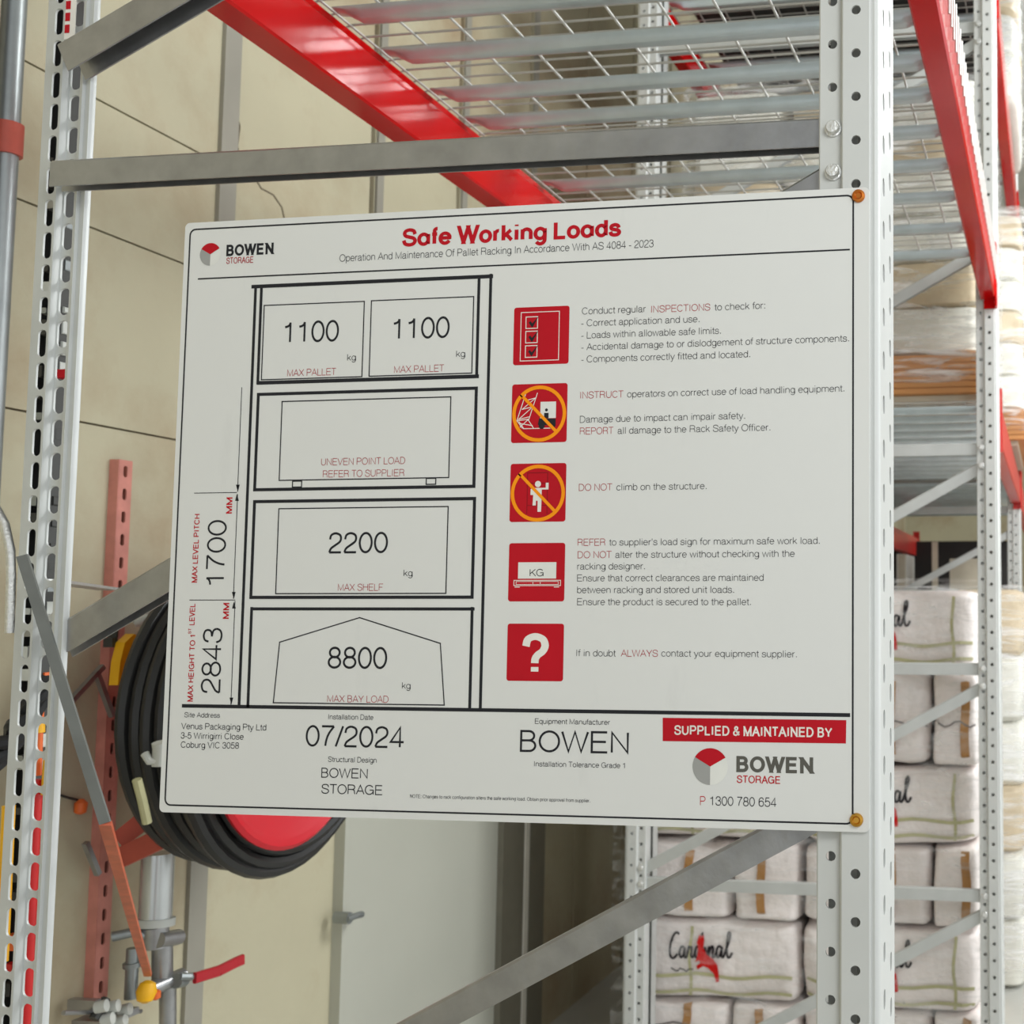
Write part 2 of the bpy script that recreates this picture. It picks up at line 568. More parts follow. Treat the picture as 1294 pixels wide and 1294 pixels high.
# ------------------------------------------------------------------ red beams
def beam(label, x_in, x_out, z0, z1, ya, yb, m='red beam', group='red rack beams'):
    """step beam: box with a ledge rebated into the top of its inner side; x_in faces the rack"""
    s = 1 if x_out > x_in else -1
    t = thing('rack_beam', label, 'rack beam', ((x_in + x_out) / 2, (ya + yb) / 2, z0), group)
    wd = abs(x_out - x_in)
    h = z1 - z0
    prof = [(0, .004), (.004, 0), (wd - .004, 0), (wd, .004), (wd, h - .004), (wd - .004, h), (wd * .45, h), (wd * .42, h - .004), (wd * .42, h - .028), (wd * .38, h - .032), (.004, h - .032), (0, h - .036)]
    b = MB()
    n = len(prof)
    vs = [Vector((x_in + s * q[0], y, z0 + q[1])) for y in (ya + .004, yb - .004) for q in prof]
    b.add(vs, [(i, (i + 1) % n, n + (i + 1) % n, n + i) for i in range(n)] + [tuple(range(n)), tuple(range(n, 2 * n))])
    b.build('box_section', m, t, True)
    xa, xb = sorted((x_in + s * wd * .25, x_out + s * .006))
    for y, sg in ((ya, 1), (yb, -1)):
        c = MB().box((xa, min(y, y + sg * .004), z0 - .03), (xb, max(y, y + sg * .004), z1 + .05))
        xs = sorted((x_out, x_out + s * .005))
        c.box((xs[0], min(y + sg * .004, y + sg * .035), z0 - .03), (xs[1], max(y + sg * .004, y + sg * .035), z1 + .05))
        c.build('end_connector', m, t)
    return t


beam('glossy red beam nearest the wall, running from the left post over the sign', -1.283, -1.342, 2.556, 2.69, 1.43, Y2 - .002)
beam('red beam on the aisle side ending on the second post, right of the sign', -.222, -.172, 2.572, 2.70, Y1 + .138, Y2 - .002, 'red beam')
beam('upper red beam beyond the second post at the top right edge', -.215, -.165, 3.60, 3.74, Y2 + .138, Y3 - .002)
beam('upper red beam at the wall side, seen through the mesh deck', -1.32, -1.37, 3.60, 3.74, Y2 + .138, Y3 - .002)
beam('lower red beam beyond the second post under the wrapped load', -.215, -.165, 2.13, 2.26, Y2 + .138, Y3 - .002, 'red beam matt')
beam('lower red beam at the wall side in the second bay', -1.32, -1.37, 2.13, 2.26, Y2 + .138, Y3 - .002, 'red beam matt')
beam('far red beam beyond the third frame on the aisle side', -.215, -.165, 3.60, 3.74, Y3 + .138, Y3 + 2.5)
beam('small dull red beam seen far back between the first two posts', -.90, -.95, 1.93, 2.06, Y3 + .3, Y3 + 2.0, 'red beam matt')


# ------------------------------------------------------------------ wire mesh decks
def deck(label, xa, xb, ya, yb, z, bars, drop=True, py=.1, px=.05, mesh=True):
    t = thing('mesh_deck', label, 'mesh deck', ((xa + xb) / 2, (ya + yb) / 2, z - .035), 'mesh decks on the beams')
    if mesh:
        b = MB()
        n = int(round((xb - xa) / py))
        for i in range(n + 1):
            x = xa + (xb - xa) * i / n
            b.tube([(x, ya, z), (x, yb, z)], .0026, 6)
        n = int(round((yb - ya) / px))
        for i in range(n + 1):
            y = ya + (yb - ya) * i / n
            pts = [(xa, y, z + .005), (xb, y, z + .005)]
            if drop:
                pts = [(xa - .012, y, z - .045), (xa - .012, y, z + .002)] + pts + [(xb + .0295, y, z + .006), (xb + .0295, y, z - .085)]
            b.tube(pts, .0026, 6)
        b.build('wire_grid', 'wire', t, True)
    w2, h2 = .0185, .025
    for y in bars:
        b = MB()
        # flared channel, pressed flat where it rests on the beam ledges
        sec = lambda x, k: [(x, y - w2, z - .004), (x, y - w2 * .95, z - .004 - h2 * k * .55), (x, y - w2 * .6, z - .004 - h2 * k * .9), (x, y, z - .004 - h2 * k),
                            (x, y + w2 * .6, z - .004 - h2 * k * .9), (x, y + w2 * .95, z - .004 - h2 * k * .55), (x, y + w2, z - .004)]
        xs = [(xa + .012, .12), (xa + .030, .25), (xa + .060, .95), (xa + .07, 1), (xb - .07, 1), (xb - .060, .95), (xb - .030, .25), (xb - .012, .12)]
        vs = [q for x, k in xs for q in sec(x, k)]
        n = 7
        b.add(vs, [(i * n + k, i * n + (k + 1) % n, (i + 1) * n + (k + 1) % n, (i + 1) * n + k) for i in range(len(xs) - 1) for k in range(n)] + [tuple(range(n)), tuple(range((len(xs) - 1) * n, len(xs) * n))])
        b.build('support_bar', 'deck galv', t, True)
    return t


deck('empty wire mesh deck above the sign, panel nearest the end frame', -1.312, -.196, 1.47, 2.60, 2.702, (1.66, 1.82, 1.99, 2.16, 2.345, 2.50))
deck('wire mesh deck panel over the aisle beam, next to the second frame', -1.312, -.196, 2.62, 3.78, 2.702, (2.70, 2.915, 3.15, 3.42, 3.68))
deck('ribbed steel deck under the wrapped load in the second bay', -1.345, -.19, 3.97, 6.3, 2.268, [4.02 + .19 * k for k in range(12)], False)
deck('highest mesh deck, above the wrapped load in the second bay', -1.345, -.19, 3.97, 6.3, 3.748, [4.02 + .25 * k for k in range(9)], False)
deck('ribbed deck in the far bay behind the third frame', -1.345, -.19, 6.49, 8.8, 2.268, [6.55 + .19 * k for k in range(12)], False)
beam('farthest low red beam on the aisle side under the far deck', -.215, -.165, 2.13, 2.26, Y3 + .138, Y3 + 2.5, 'red beam matt')

# ------------------------------------------------------------------ the load sign
YS = 1.2872
XL, XR, ZB, ZT = -1.0305, -.1955, 1.3605, 2.0600
sign = thing('load_sign', 'large white sign headed Safe Working Loads riveted to the front rack post', 'sign', ((XL + XR) / 2, YS, ZB))


def rrect(x0, z0, x1, z1, r, n=6):
    pts = []
    for cx, cz, a0 in ((x1 - r, z1 - r, 0), (x0 + r, z1 - r, 90), (x0 + r, z0 + r, 180), (x1 - r, z0 + r, 270)):
        pts += [(cx + r * math.cos(math.radians(a0 + 90 * k / n)), cz + r * math.sin(math.radians(a0 + 90 * k / n))) for k in range(n + 1)]
    return pts


MB().prism(rrect(XL, ZB, XR, ZT, .006), (1, 0, 0), (0, 0, 1), (0, YS, 0), (0, .003, 0)).build('panel', 'sign white', sign)


def sp(u, v):
    q = at(u, v, YS)
    return q.x, q.z


class Print:
    """ink lying on the sign; layer gives its height in steps of 0.12 mm"""

    def __init__(s, layer=1):
        s.b, s.y, s.k = MB(), YS - .00012 * layer - .0001, 0

    def poly(s, pts):
        s.k += 1
        s.b.add([(x, s.y - (s.k % 5) * 1.5e-5, z) for x, z in pts], [tuple(range(len(pts)))])
        return s

    def tris(s, vs, fs):
        for k, f in enumerate(fs):
            s.b.add([(vs[i][0], s.y - (k % 7) * 1.2e-5, vs[i][1]) for i in f], [tuple(range(len(f)))])
        return s

    def px(s, *pts):
        return s.poly([sp(*q) for q in pts])

    def seg(s, a, c, wd):
        a, c = Vector(a), Vector(c)
        d = (c - a).normalized() * (wd / 2)
        n = Vector((-d.y, d.x))
        return s.poly([a - d - n, c + d - n, c + d + n, a - d + n])

    def line(s, pts, wpx, closed=False):
        P = [sp(*q) for q in pts]
        # printed lines are square with the sign
        Q = []
        for i, q in enumerate(P):
            Q.append(list(q))
        if closed and len(P) == 4:
            xl_, xr_ = (P[0][0] + P[3][0]) / 2, (P[1][0] + P[2][0]) / 2
            zt_, zb_ = (P[0][1] + P[1][1]) / 2, (P[2][1] + P[3][1]) / 2
            Q = [[xl_, zt_], [xr_, zt_], [xr_, zb_], [xl_, zb_]]
        elif len(P) == 2:
            if abs(P[0][0] - P[1][0]) < .012:
                Q[0][0] = Q[1][0] = (P[0][0] + P[1][0]) / 2
            if abs(P[0][1] - P[1][1]) < .012:
                Q[0][1] = Q[1][1] = (P[0][1] + P[1][1]) / 2
        wd = wpx / 1130
        for i in range(len(Q) - (0 if closed else 1)):
            s.seg(Q[i], Q[(i + 1) % len(Q)], wd)
        return s

    def ring(s, c, r, wd, n=48):
        for k in range(n):
            a0, a1 = 2 * math.pi * k / n, 2 * math.pi * (k + 1) / n
            s.poly([(c[0] + q * math.cos(a), c[1] + q * math.sin(a)) for q, a in ((r - wd / 2, a0), (r - wd / 2, a1), (r + wd / 2, a1), (r + wd / 2, a0))])
        return s

    def disc(s, c, r, n=24, a0=0, a1=360, rz=None):
        rz = rz or r
        pts = [(c[0] + r * math.cos(math.radians(a0 + (a1 - a0) * k / n)), c[1] + rz * math.sin(math.radians(a0 + (a1 - a0) * k / n))) for k in range(n + 1)]
        if a1 - a0 < 360:
            pts.append(c)
        else:
            pts.pop()
        return s.poly(pts)

    def build(s, name, m, parent=None):
        return s.b.build(name, m, parent or sign)



def smooth_line(P, n=6):
    out = []
    for i in range(len(P) - 1):
        p0, p1, p2, p3 = (Vector(P[max(0, i - 1)]), Vector(P[i]), Vector(P[i + 1]), Vector(P[min(len(P) - 1, i + 2)]))
        for k in range(n):
            t = k / n
            q = .5 * ((2 * p1) + (p2 - p0) * t + (2 * p0 - 5 * p1 + 4 * p2 - p3) * t * t + (3 * p1 - p0 - 3 * p2 + p3) * t ** 3)
            out.append((q.x, q.y))
    out.append(tuple(P[-1]))
    return out


# single-line letter skeletons, capital height 1; a 6-tuple is an arc (cx, cy, rx, ry, from, to), 's' opens a smooth run
X_ = .73
GLYPH = {
    'A': (.93, [[(.04, 0), (.465, 1), (.89, 0)], [(.19, .34), (.74, .34)]]),
    'B': (.93, [[(.5, .53), (.13, .53), (.13, 1), (.5, 1), (.5, .765, .25, .235, 90, -90)], [(.13, .53), (.13, 0), (.53, 0), (.53, .265, .28, .265, -90, 90), (.5, .53)]]),
    'C': (1.0, [[(.51, .5, .43, .5, 36, 324)]]),
    'D': (1.0, [[(.13, 0), (.13, 1), (.45, 1), (.45, .5, .44, .5, 90, -90), (.13, 0), (.13, .2)]]),
    'E': (.93, [[(.84, 1), (.13, 1), (.13, 0), (.86, 0)], [(.13, .52), (.79, .52)]]),
    'F': (.85, [[(.80, 1), (.13, 1), (.13, 0)], [(.13, .5), (.70, .5)]]),
    'G': (1.08, [[(.53, .5, .45, .5, 36, 345), (.96, .48), (.56, .48)], [(.97, .48), (.97, 0)]]),
    'H': (1.0, [[(.13, 0), (.13, 1)], [(.88, 0), (.88, 1)], [(.13, .53), (.88, .53)]]),
    'I': (.39, [[(.195, 0), (.195, 1)]]),
    'J': (.7, [[(.56, 1), (.56, .28), (.32, .28, .24, .28, 0, -180)]]),
    'K': (.93, [[(.13, 0), (.13, 1)], [(.84, 1), (.14, .34)], [(.40, .58), (.90, 0)]]),
    'L': (.78, [[(.12, 1), (.12, 0), (.75, 0)]]),
    'M': (1.16, [[(.13, 0), (.13, 1), (.58, .06), (1.03, 1), (1.03, 0)]]),
    'N': (1.0, [[(.13, 0), (.13, 1), (.87, 0), (.87, 1)]]),
    'O': (1.08, [[(.54, .5, .46, .5, 90, 450)]]),
    'P': (.93, [[(.13, 0), (.13, 1), (.54, 1), (.54, .735, .29, .265, 90, -90), (.13, .47)]]),
    'R': (1.0, [[(.13, 0), (.13, 1), (.58, 1), (.58, .75, .27, .25, 90, -90), (.13, .5)], ['s', (.58, .5), (.76, .44), (.83, .30), (.84, .12), (.90, 0)]]),
    'S': (.93, [['s', (.83, .70), (.74, .92), (.47, 1), (.2, .92), (.13, .74), (.22, .60), (.47, .52), (.74, .43), (.85, .26), (.74, .07), (.47, 0), (.18, .08), (.08, .31)]]),
    'T': (.85, [[(.04, 1), (.81, 1)], [(.425, 1), (.425, 0)]]),
    'U': (1.0, [[(.13, 1), (.13, .37), (.50, .37, .37, .37, 180, 360), (.87, 1)]]),
    'V': (.93, [[(.05, 1), (.465, 0), (.88, 1)]]),
    'W': (1.32, [[(.05, 1), (.36, 0), (.66, 1), (.96, 0), (1.27, 1)]]),
    'Y': (.93, [[(.05, 1), (.465, .42), (.88, 1)], [(.465, .43), (.465, 0)]]),
    'X': (.93, [[(.06, 1), (.87, 0)], [(.87, 1), (.06, 0)]]),
    'Z': (.85, [[(.07, 1), (.78, 1), (.06, 0), (.80, 0)]]),
    'a': (.775, [['s', (.11, .50), (.18, .67), (.37, X_), (.55, .67), (.60, .52)], [(.60, .53), (.60, .10), (.68, .10, .08, .09, 180, 270), (.74, .01)], ['s', (.60, .45), (.38, .40), (.17, .34), (.09, .19), (.16, .05), (.32, 0), (.51, .08), (.60, .26)]]),
    'b': (.775, [[(.11, 0), (.11, 1)], [(.40, .365, .29, .365, 90, 450)]]),
    'c': (.7, [[(.37, .365, .30, .365, 38, 322)]]),
    'd': (.775, [[(.665, 0), (.665, 1)], [(.375, .365, .29, .365, 90, 450)]]),
    'e': (.775, [[(.10, .385), (.68, .385), (.385, .365, .30, .365, 3, 322)]]),
    'f': (.39, [[(.18, 0), (.18, .84), (.33, .84, .15, .16, 180, 90), (.38, 1)], [(.02, .70), (.36, .70)]]),
    'g': (.775, [[(.375, .375, .285, .355, 90, 450)], [(.66, X_), (.66, -.06), (.385, -.05, .275, .23, 0, -158)]]),
    'h': (.775, [[(.12, 0), (.12, 1)], [(.12, .42), (.39, .45, .27, .28, 180, 0), (.66, 0)]]),
    'i': (.31, [[(.155, 0), (.155, X_)], [(.155, .90), (.155, 1)]]),
    'k': (.7, [[(.11, 0), (.11, 1)], [(.60, X_), (.12, .26)], [(.30, .43), (.66, 0)]]),
    'l': (.31, [[(.155, 0), (.155, 1)]]),
    'm': (1.16, [[(.11, 0), (.11, X_)], [(.11, .44), (.35, .47, .235, .26, 180, 0), (.585, 0)], [(.585, .44), (.82, .47, .235, .26, 180, 0), (1.055, 0)]]),
    'n': (.775, [[(.12, 0), (.12, X_)], [(.12, .42), (.39, .45, .27, .28, 180, 0), (.66, 0)]]),
    'o': (.775, [[(.387, .365, .31, .365, 90, 450)]]),
    'p': (.775, [[(.11, -.29), (.11, X_)], [(.40, .365, .29, .365, 90, 450)]]),
    'q': (.775, [[(.665, -.29), (.665, X_)], [(.375, .365, .29, .365, 90, 450)]]),
    'r': (.46, [[(.12, 0), (.12, X_)], [(.12, .40), (.40, .42, .28, .30, 180, 88)]]),
    's': (.7, [['s', (.60, .50), (.53, .67), (.35, X_), (.16, .66), (.11, .53), (.18, .43), (.36, .38), (.55, .32), (.63, .19), (.55, .05), (.35, 0), (.13, .06), (.06, .24)]]),
    't': (.39, [[(.19, .93), (.19, .13), (.31, .13, .12, .12, 180, 270), (.37, .01)], [(.03, .70), (.36, .70)]]),
    'u': (.775, [[(.12, X_), (.12, .28), (.385, .28, .265, .28, 180, 360)], [(.655, X_), (.655, 0)]]),
    'v': (.7, [[(.05, X_), (.35, 0), (.65, X_)]]),
    'w': (1.0, [[(.04, X_), (.27, 0), (.50, X_), (.73, 0), (.96, X_)]]),
    'x': (.7, [[(.06, X_), (.64, 0)], [(.64, X_), (.06, 0)]]),
    'y': (.7, [[(.05, X_), (.35, 0)], ['s', (.65, X_), (.35, -.02), (.27, -.22), (.19, -.28), (.08, -.27)]]),
    'z': (.7, [[(.07, X_), (.61, X_), (.06, 0), (.63, 0)]]),
    '0': (.775, [[(.387, .5, .31, .5, 90, 450)]]),
    '1': (.775, [['s', (.14, .77), (.30, .81), (.40, .90), (.43, 1)], [(.435, 1), (.435, 0)]]),
    '2': (.775, [['s', (.10, .68), (.16, .90), (.38, 1), (.61, .91), (.67, .72), (.60, .54), (.36, .36), (.16, .20), (.08, .0)], [(.08, 0), (.69, 0)]]),
    '3': (.775, [['s', (.10, .72), (.18, .93), (.38, 1), (.58, .93), (.64, .76), (.57, .60), (.34, .54)], ['s', (.34, .54), (.60, .47), (.69, .28), (.60, .07), (.38, 0), (.16, .07), (.07, .28)]]),
    '4': (.775, [[(.53, 0), (.53, 1), (.06, .26), (.72, .26)]]),
    '5': (.775, [[(.62, 1), (.20, 1), (.13, .47)], ['s', (.13, .47), (.24, .60), (.42, .64), (.62, .54), (.69, .32), (.60, .08), (.38, 0), (.16, .07), (.08, .26)]]),
    '6': (.775, [[(.39, .31, .29, .31, 90, 450)], ['s', (.65, .76), (.57, .94), (.40, 1), (.20, .90), (.11, .65), (.10, .32)]]),
    '7': (.775, [[(.07, 1), (.69, 1)], ['s', (.69, 1), (.45, .66), (.32, .32), (.27, 0)]]),
    '8': (.775, [[(.387, .76, .255, .24, 90, 450)], [(.387, .27, .30, .27, 90, 450)]]),
    '9': (.775, [[(.385, .69, .29, .31, 90, 450)], ['s', (.12, .24), (.20, .06), (.37, 0), (.57, .10), (.66, .35), (.675, .68)]]),
    '.': (.39, [[(.18, 0), (.18, .13)], [(.22, 0), (.22, .13)]]), ':': (.39, [[(.18, 0), (.18, .13)], [(.22, 0), (.22, .13)], [(.18, .58), (.18, .71)], [(.22, .58), (.22, .71)]]), '-': (.46, [[(.06, .32), (.40, .32)]]),
    '/': (.39, [[(.02, -.02), (.37, 1.02)]]), "'": (.27, [[(.135, 1), (.135, .70)]]), ' ': (.39, []),
    '&': (.93, [['s', (.86, 0), (.62, .28), (.34, .62), (.25, .82), (.32, .96), (.45, 1), (.59, .94), (.62, .80), (.54, .66), (.30, .50), (.14, .36), (.10, .22), (.17, .07), (.36, 0), (.58, .07), (.74, .26), (.80, .46)]]),
    '?': (.775, [['s', (.11, .72), (.17, .92), (.38, 1), (.60, .92), (.67, .74), (.60, .58), (.46, .47), (.39, .36), (.38, .24)], [(.38, 0), (.38, .13)]]),
}
ROUND = {'a': (.80, [[(.69, 0), (.69, X_)], [(.38, .365, .31, .365, 90, 450)]]), 'g': (.80, [[(.38, .365, .31, .365, 90, 450)], [(.69, X_), (.69, -.04), (.40, -.04, .29, .24, 0, -150)]]),
         't': (.42, [[(.21, .93), (.21, 0)], [(.03, .68), (.39, .68)]]), 'e': (.80, [[(.08, .385), (.70, .385), (.39, .365, .32, .365, 3, 330)]]), 'r': (.44, [[(.12, 0), (.12, X_)], [(.12, .40), (.34, .42, .22, .30, 180, 80)]])}


def run(st):
    """one pen run as a list of points"""
    if st and st[0] == 's':
        return [Vector(q) for q in smooth_line(st[1:], 5)]
    out = []
    for q in st:
        if len(q) == 2:
            out.append(Vector(q))
        else:
            cx, cy, rx, ry, a0, a1 = q
            n = max(6, int(abs(a1 - a0) / 11))
            out += [Vector((cx + rx * math.cos(math.radians(a0 + (a1 - a0) * k / n)), cy + ry * math.sin(math.radians(a0 + (a1 - a0) * k / n)))) for k in range(n + 1)]
    res = out[:1]
    for q in out[1:]:
        if (q - res[-1]).length > 1e-4:
            res.append(q)
    return res


def glyphs(body, wd=.1, style=None, track=0.):
    """outlines of a line of lettering drawn with a pen wd wide"""
    vs, fs, pen = [], [], 0.
    wy = wd if wd < .12 else wd * .74
    for ch in body:
        adv, sts = (ROUND.get(ch) if style == 'round' else None) or GLYPH[ch]
        runs = [run(st) for st in sts]
        xs = [q.x for r_ in runs for q in r_]
        x0, x1 = (min(xs), max(xs)) if xs else (0, 0)
        ex = max(0, wd - .09)
        grow = ex * 1.0 if xs else 0
        for r_ in runs:
            P = []
            for q in r_:
                k = (q.x - x0) / (x1 - x0) if x1 > x0 + .05 else .5
                y = wy / 2 + q.y * (1 - wy) if q.y >= 0 else q.y + wy / 2
                if ch not in "-'" and .70 < q.y < .76 and ch.islower():
                    y = X_ - wy / 2 + (q.y - X_)
                elif ch.islower() and 0 <= q.y <= X_:
                    y = wy / 2 + q.y / X_ * (X_ - wy)
                P.append(Vector((pen + (x0 + ex / 2 + k * (x1 - x0 - ex + grow) if x1 > x0 + .05 else q.x + grow / 2), y)))
            n = len(P)
            closed = (P[0] - P[-1]).length < 1e-3
            if closed:
                P.pop()
                n -= 1
            if wd >= .12 and not closed:      # heavy pen: sharp turns are two overlapping bars, as on a cut letter
                cuts = [i for i in range(1, n - 1) if (P[i] - P[i - 1]).normalized().dot((P[i + 1] - P[i]).normalized()) < -.25]
                if cuts:
                    for a_, c_ in zip([0] + cuts, cuts + [n - 1]):
                        for i in range(a_, c_):
                            d_ = (P[i + 1] - P[i]).normalized()
                            o_ = Vector((-d_.y * wd / 2, d_.x * wd / 2))
                            b_ = len(vs)
                            e0, e1 = P[i], P[i + 1]
                            if abs(d_.y) > .5:
                                # bars end flat on the base line and the cap line
                                lo, hi = (0, 1) if not ch.islower() else (0, X_)
                                ww_ = wd / 2 / abs(d_.y)
                                e0 = e0 + d_ * ((hi if e0.y > (lo + hi) / 2 else lo) - e0.y) / d_.y if abs(e0.y - (lo + hi) / 2) > .25 else e0
                                e1 = e1 + d_ * ((hi if e1.y > (lo + hi) / 2 else lo) - e1.y) / d_.y if abs(e1.y - (lo + hi) / 2) > .25 else e1
                                o_ = Vector((ww_, 0))
                            vs += [tuple(e0 + o_), tuple(e0 - o_), tuple(e1 - o_), tuple(e1 + o_)]
                            fs.append((b_, b_ + 1, b_ + 2, b_ + 3))
                    continue
            base = len(vs)
            for i in range(n):
                a = P[(i - 1) % n] if closed or i else None
                c = P[(i + 1) % n] if closed or i < n - 1 else None
                d0 = (P[i] - a).normalized() if a is not None else (c - P[i]).normalized()
                d1 = (c - P[i]).normalized() if c is not None else d0
                m_ = Vector((-d0.y - d1.y, d0.x + d1.x))
                m_ = m_.normalized() if m_.length > 1e-6 else Vector((-d0.y, d0.x))
                k = 1 / max(.3, m_.dot(Vector((-d1.y, d1.x))))
                k = k if k < 1.6 else (1.9 if wd < .12 else 1.05)
                o_ = Vector((m_.x * wd / 2 * k, m_.y * wy / 2 * k))
                vs += [tuple(P[i] + o_), tuple(P[i] - o_)]
            for i in range(n if closed else n - 1):
                j = (i + 1) % n
                fs.append((base + 2 * i, base + 2 * j, base + 2 * j + 1, base + 2 * i + 1))
        pen += adv + grow + track
    return vs, fs


def text(name, body, a, b, cap, ink, wd=.1, layer=1, rot=False, parent=None, style=None, track=0.):
    """body printed from pixel a (left end of its baseline) to pixel b (right end), capitals cap pixels high"""
    vs, fs = glyphs(body, wd, style, track)
    x0, x1 = min(v[0] for v in vs), max(v[0] for v in vs)
    A, B = sp(*a), sp(*b)
    p = Print(layer)
    if not rot:
        k = (B[0] - A[0]) / (x1 - x0)
        h = (sp(a[0], a[1] - cap)[1] - A[1] + sp(b[0], b[1] - cap)[1] - B[1]) / 2
        z = (A[1] + B[1]) / 2
        p.tris([(A[0] + (x - x0) * k, z + y * h) for x, y in vs], fs)
    else:
        k = (B[1] - A[1]) / (x1 - x0)
        h = cap / 1070
        x = (A[0] + B[0]) / 2
        p.tris([(x - y * h, A[1] + (q - x0) * k) for q, y in vs], fs)
    return p.build(name, ink, parent)


# border and rules
ia, ib = sp(239.5, 291), sp(1078, 1042)
bx0, bz1 = XL + .0062, ZT - .0075
bx1, bz0 = sp(1079, 640)[0], ZB + .0075
p = Print()
o_, i_ = rrect(bx0, bz0, bx1, bz1, .008), rrect(bx0 + .0019, bz0 + .0019, bx1 - .0019, bz1 - .0019, .0062)
for k in range(len(o_)):
    j = (k + 1) % len(o_)
    p.poly([o_[k], o_[j], i_[j], i_[k]])
p.build('border', 'ink black')
Print().line([(251, 352), (1073, 316)], 2).build('header_rule', 'ink black')
Print().line([(232, 892), (1072, 903.5)], 4.6).build('footer_rule', 'ink black')
text('title_lettering', 'Safe Working Loads', (508, 311), (785, 300), 23.5, 'ink red', .255, style='round', track=-.04)
text('subtitle_lettering', 'Operation And Maintenance Of Pallet Racking In Accordance With AS 4084 - 2023', (429, 330.6), (826, 312.8), 9.6, 'ink grey', .088)


def logo(c, r, name_a, name_b, cap_a, cap_b, ink, red):
    C = sp(*c)
    lg = Print(1).disc(C, r, 14, 270, 390).build('logo', 'ink light grey')
    Print(2).disc(C, r, 14, 150, 270).build('grey_sector', 'ink mid grey', lg)
    Print(3).disc(C, r, 14, 30, 150).build('red_sector', 'ink red', lg)
    text('logo_lettering', 'BOWEN', *name_a, cap_a, ink, .28, parent=lg)
    text('logo_lettering', 'STORAGE', *name_b, cap_b, red, .18, parent=lg)


logo((266, 321.5), .0138, ((286, 323.5), (347, 321.5)), ((286, 333.7), (320, 332.2)), 14.5, 8.2, 'ink black', 'ink maroon')
logo((897.5, 968.6), .0197, ((930.5, 976), (1030, 977.3)), ((931, 989.6), (986, 990.5)), 20.5, 9.8, 'ink warm grey', 'ink red')

# rack diagram
p = Print()
p.line([(320, 362.5), (621, 349)], 5)
p.line([(321, 362), (304.5, 892)], 4)
p.line([(619.5, 348), (608, 896)], 4)
p.line([(329.5, 364), (327, 484)], 4).line([(605, 350), (603, 474)], 4).line([(327, 484.5), (603, 475)], 5)
for q in ([(327, 498), (602, 491), (599, 614.5), (321.5, 619)], [(320.5, 633), (599.5, 631), (597, 754.5), (318.5, 755)]):
    p.line(q, 4.2, True)
p.line([(318.5, 769.5), (598, 769.5)], 4).line([(317.5, 769), (314, 892)], 4).line([(596.5, 769), (594, 893)], 4)
p.build('rack_diagram', 'ink black')
p = Print()
for q in ([(333, 386.5), (460.5, 380.5), (457.5, 475.5), (331.5, 480.5)], [(469, 380), (598.5, 375), (596.5, 471), (467, 476)], [(356, 508), (569.5, 501), (567.5, 603), (353.5, 607.5)],
          [(370, 608), (381.5, 608), (381, 615.5), (369.5, 615.5)], [(539, 604.5), (551, 604.5), (550.5, 612), (538.5, 612)], [(351.5, 643), (566, 640), (564, 749.5), (349.5, 750.5)]):
    p.line(q, 1.5, True)
p.line([(353.5, 811.5), (454.5, 780.5), (556.5, 813), (561.5, 891), (345.5, 888), (353.5, 811.5)], 1.5)
p.build('load_outlines', 'ink black')
for s_, a, b, c in (('1100', (359.5, 433.5), (428, 432), 27.5), ('1100', (497, 429), (568, 427.5), 27.5), ('2200', (415, 699.5), (490, 699), 27), ('8800', (414, 845), (489, 845.5), 28)):
    text('load_figure', s_, a, b, c, 'ink black', .105)
for a, b in (((438.8, 456), (450, 455.5)), ((576.5, 451.5), (588, 451)), ((510, 728.3), (521.6, 728.3)), ((508, 870.5), (519, 870.5))):
    text('unit_lettering', 'kg', a, b, 8.6, 'ink black', .09)
for s_, a, b in (('MAX PALLET', (363, 476), (424.5, 473.8)), ('MAX PALLET', (498, 471.5), (561, 469.6)), ('UNEVEN POINT LOAD', (405.8, 588.2), (512, 586.4)), ('REFER TO SUPPLIER', (408, 603.2), (511, 602)),
                 ('MAX SHELF', (427, 746.8), (484, 746.4)), ('MAX BAY LOAD', (413.6, 887.2), (491, 888.2))):
    text('caption_lettering', s_, a, b, 9, 'ink maroon', .085)
# dimension lines
p = Print()
p.line([(305, 490), (301, 621)], 1).line([(246, 623), (299, 622.5)], 1).line([(299.5, 625), (296, 756)], 1).line([(240, 758.5), (297, 758)], 1).line([(296.5, 760), (292.5, 890)], 1)
for (u, v, s_) in ((300.7, 621.5, -1), (299.6, 624, 1), (295.6, 757, -1), (295.8, 760, 1), (292.5, 890.5, -1)):
    p.px((u, v), (u - 2.4, v + 9 * s_), (u + 2.4, v + 9 * s_))
p.build('dimension_lines', 'ink black')
text('dimension_figure', '1700', (285.5, 739), (285.5, 657), 26.5, 'ink black', .092, rot=True)
text('dimension_figure', '2843', (280, 876.5), (280, 793.5), 27, 'ink black', .092, rot=True)
text('dimension_unit', 'MM', (293.5, 649.5), (293.5, 628), 8, 'ink red', .2, rot=True)
text('dimension_unit', 'MM', (289.5, 782.5), (289.5, 761.5), 8, 'ink red', .2, rot=True)
text('dimension_caption', 'MAX LEVEL PITCH', (251, 736.5), (251, 649.5), 7.6, 'ink red', .2, rot=True)
text('dimension_caption', 'MAX HEIGHT TO 1', (245.5, 887), (245.5, 802.5), 7.6, 'ink red', .2, rot=True)
text('dimension_caption', 'ST', (241.8, 801), (241.8, 794), 4.2, 'ink red', .2, rot=True)
text('dimension_caption', 'LEVEL', (246.5, 790), (246.5, 763), 7.6, 'ink red', .2, rot=True)

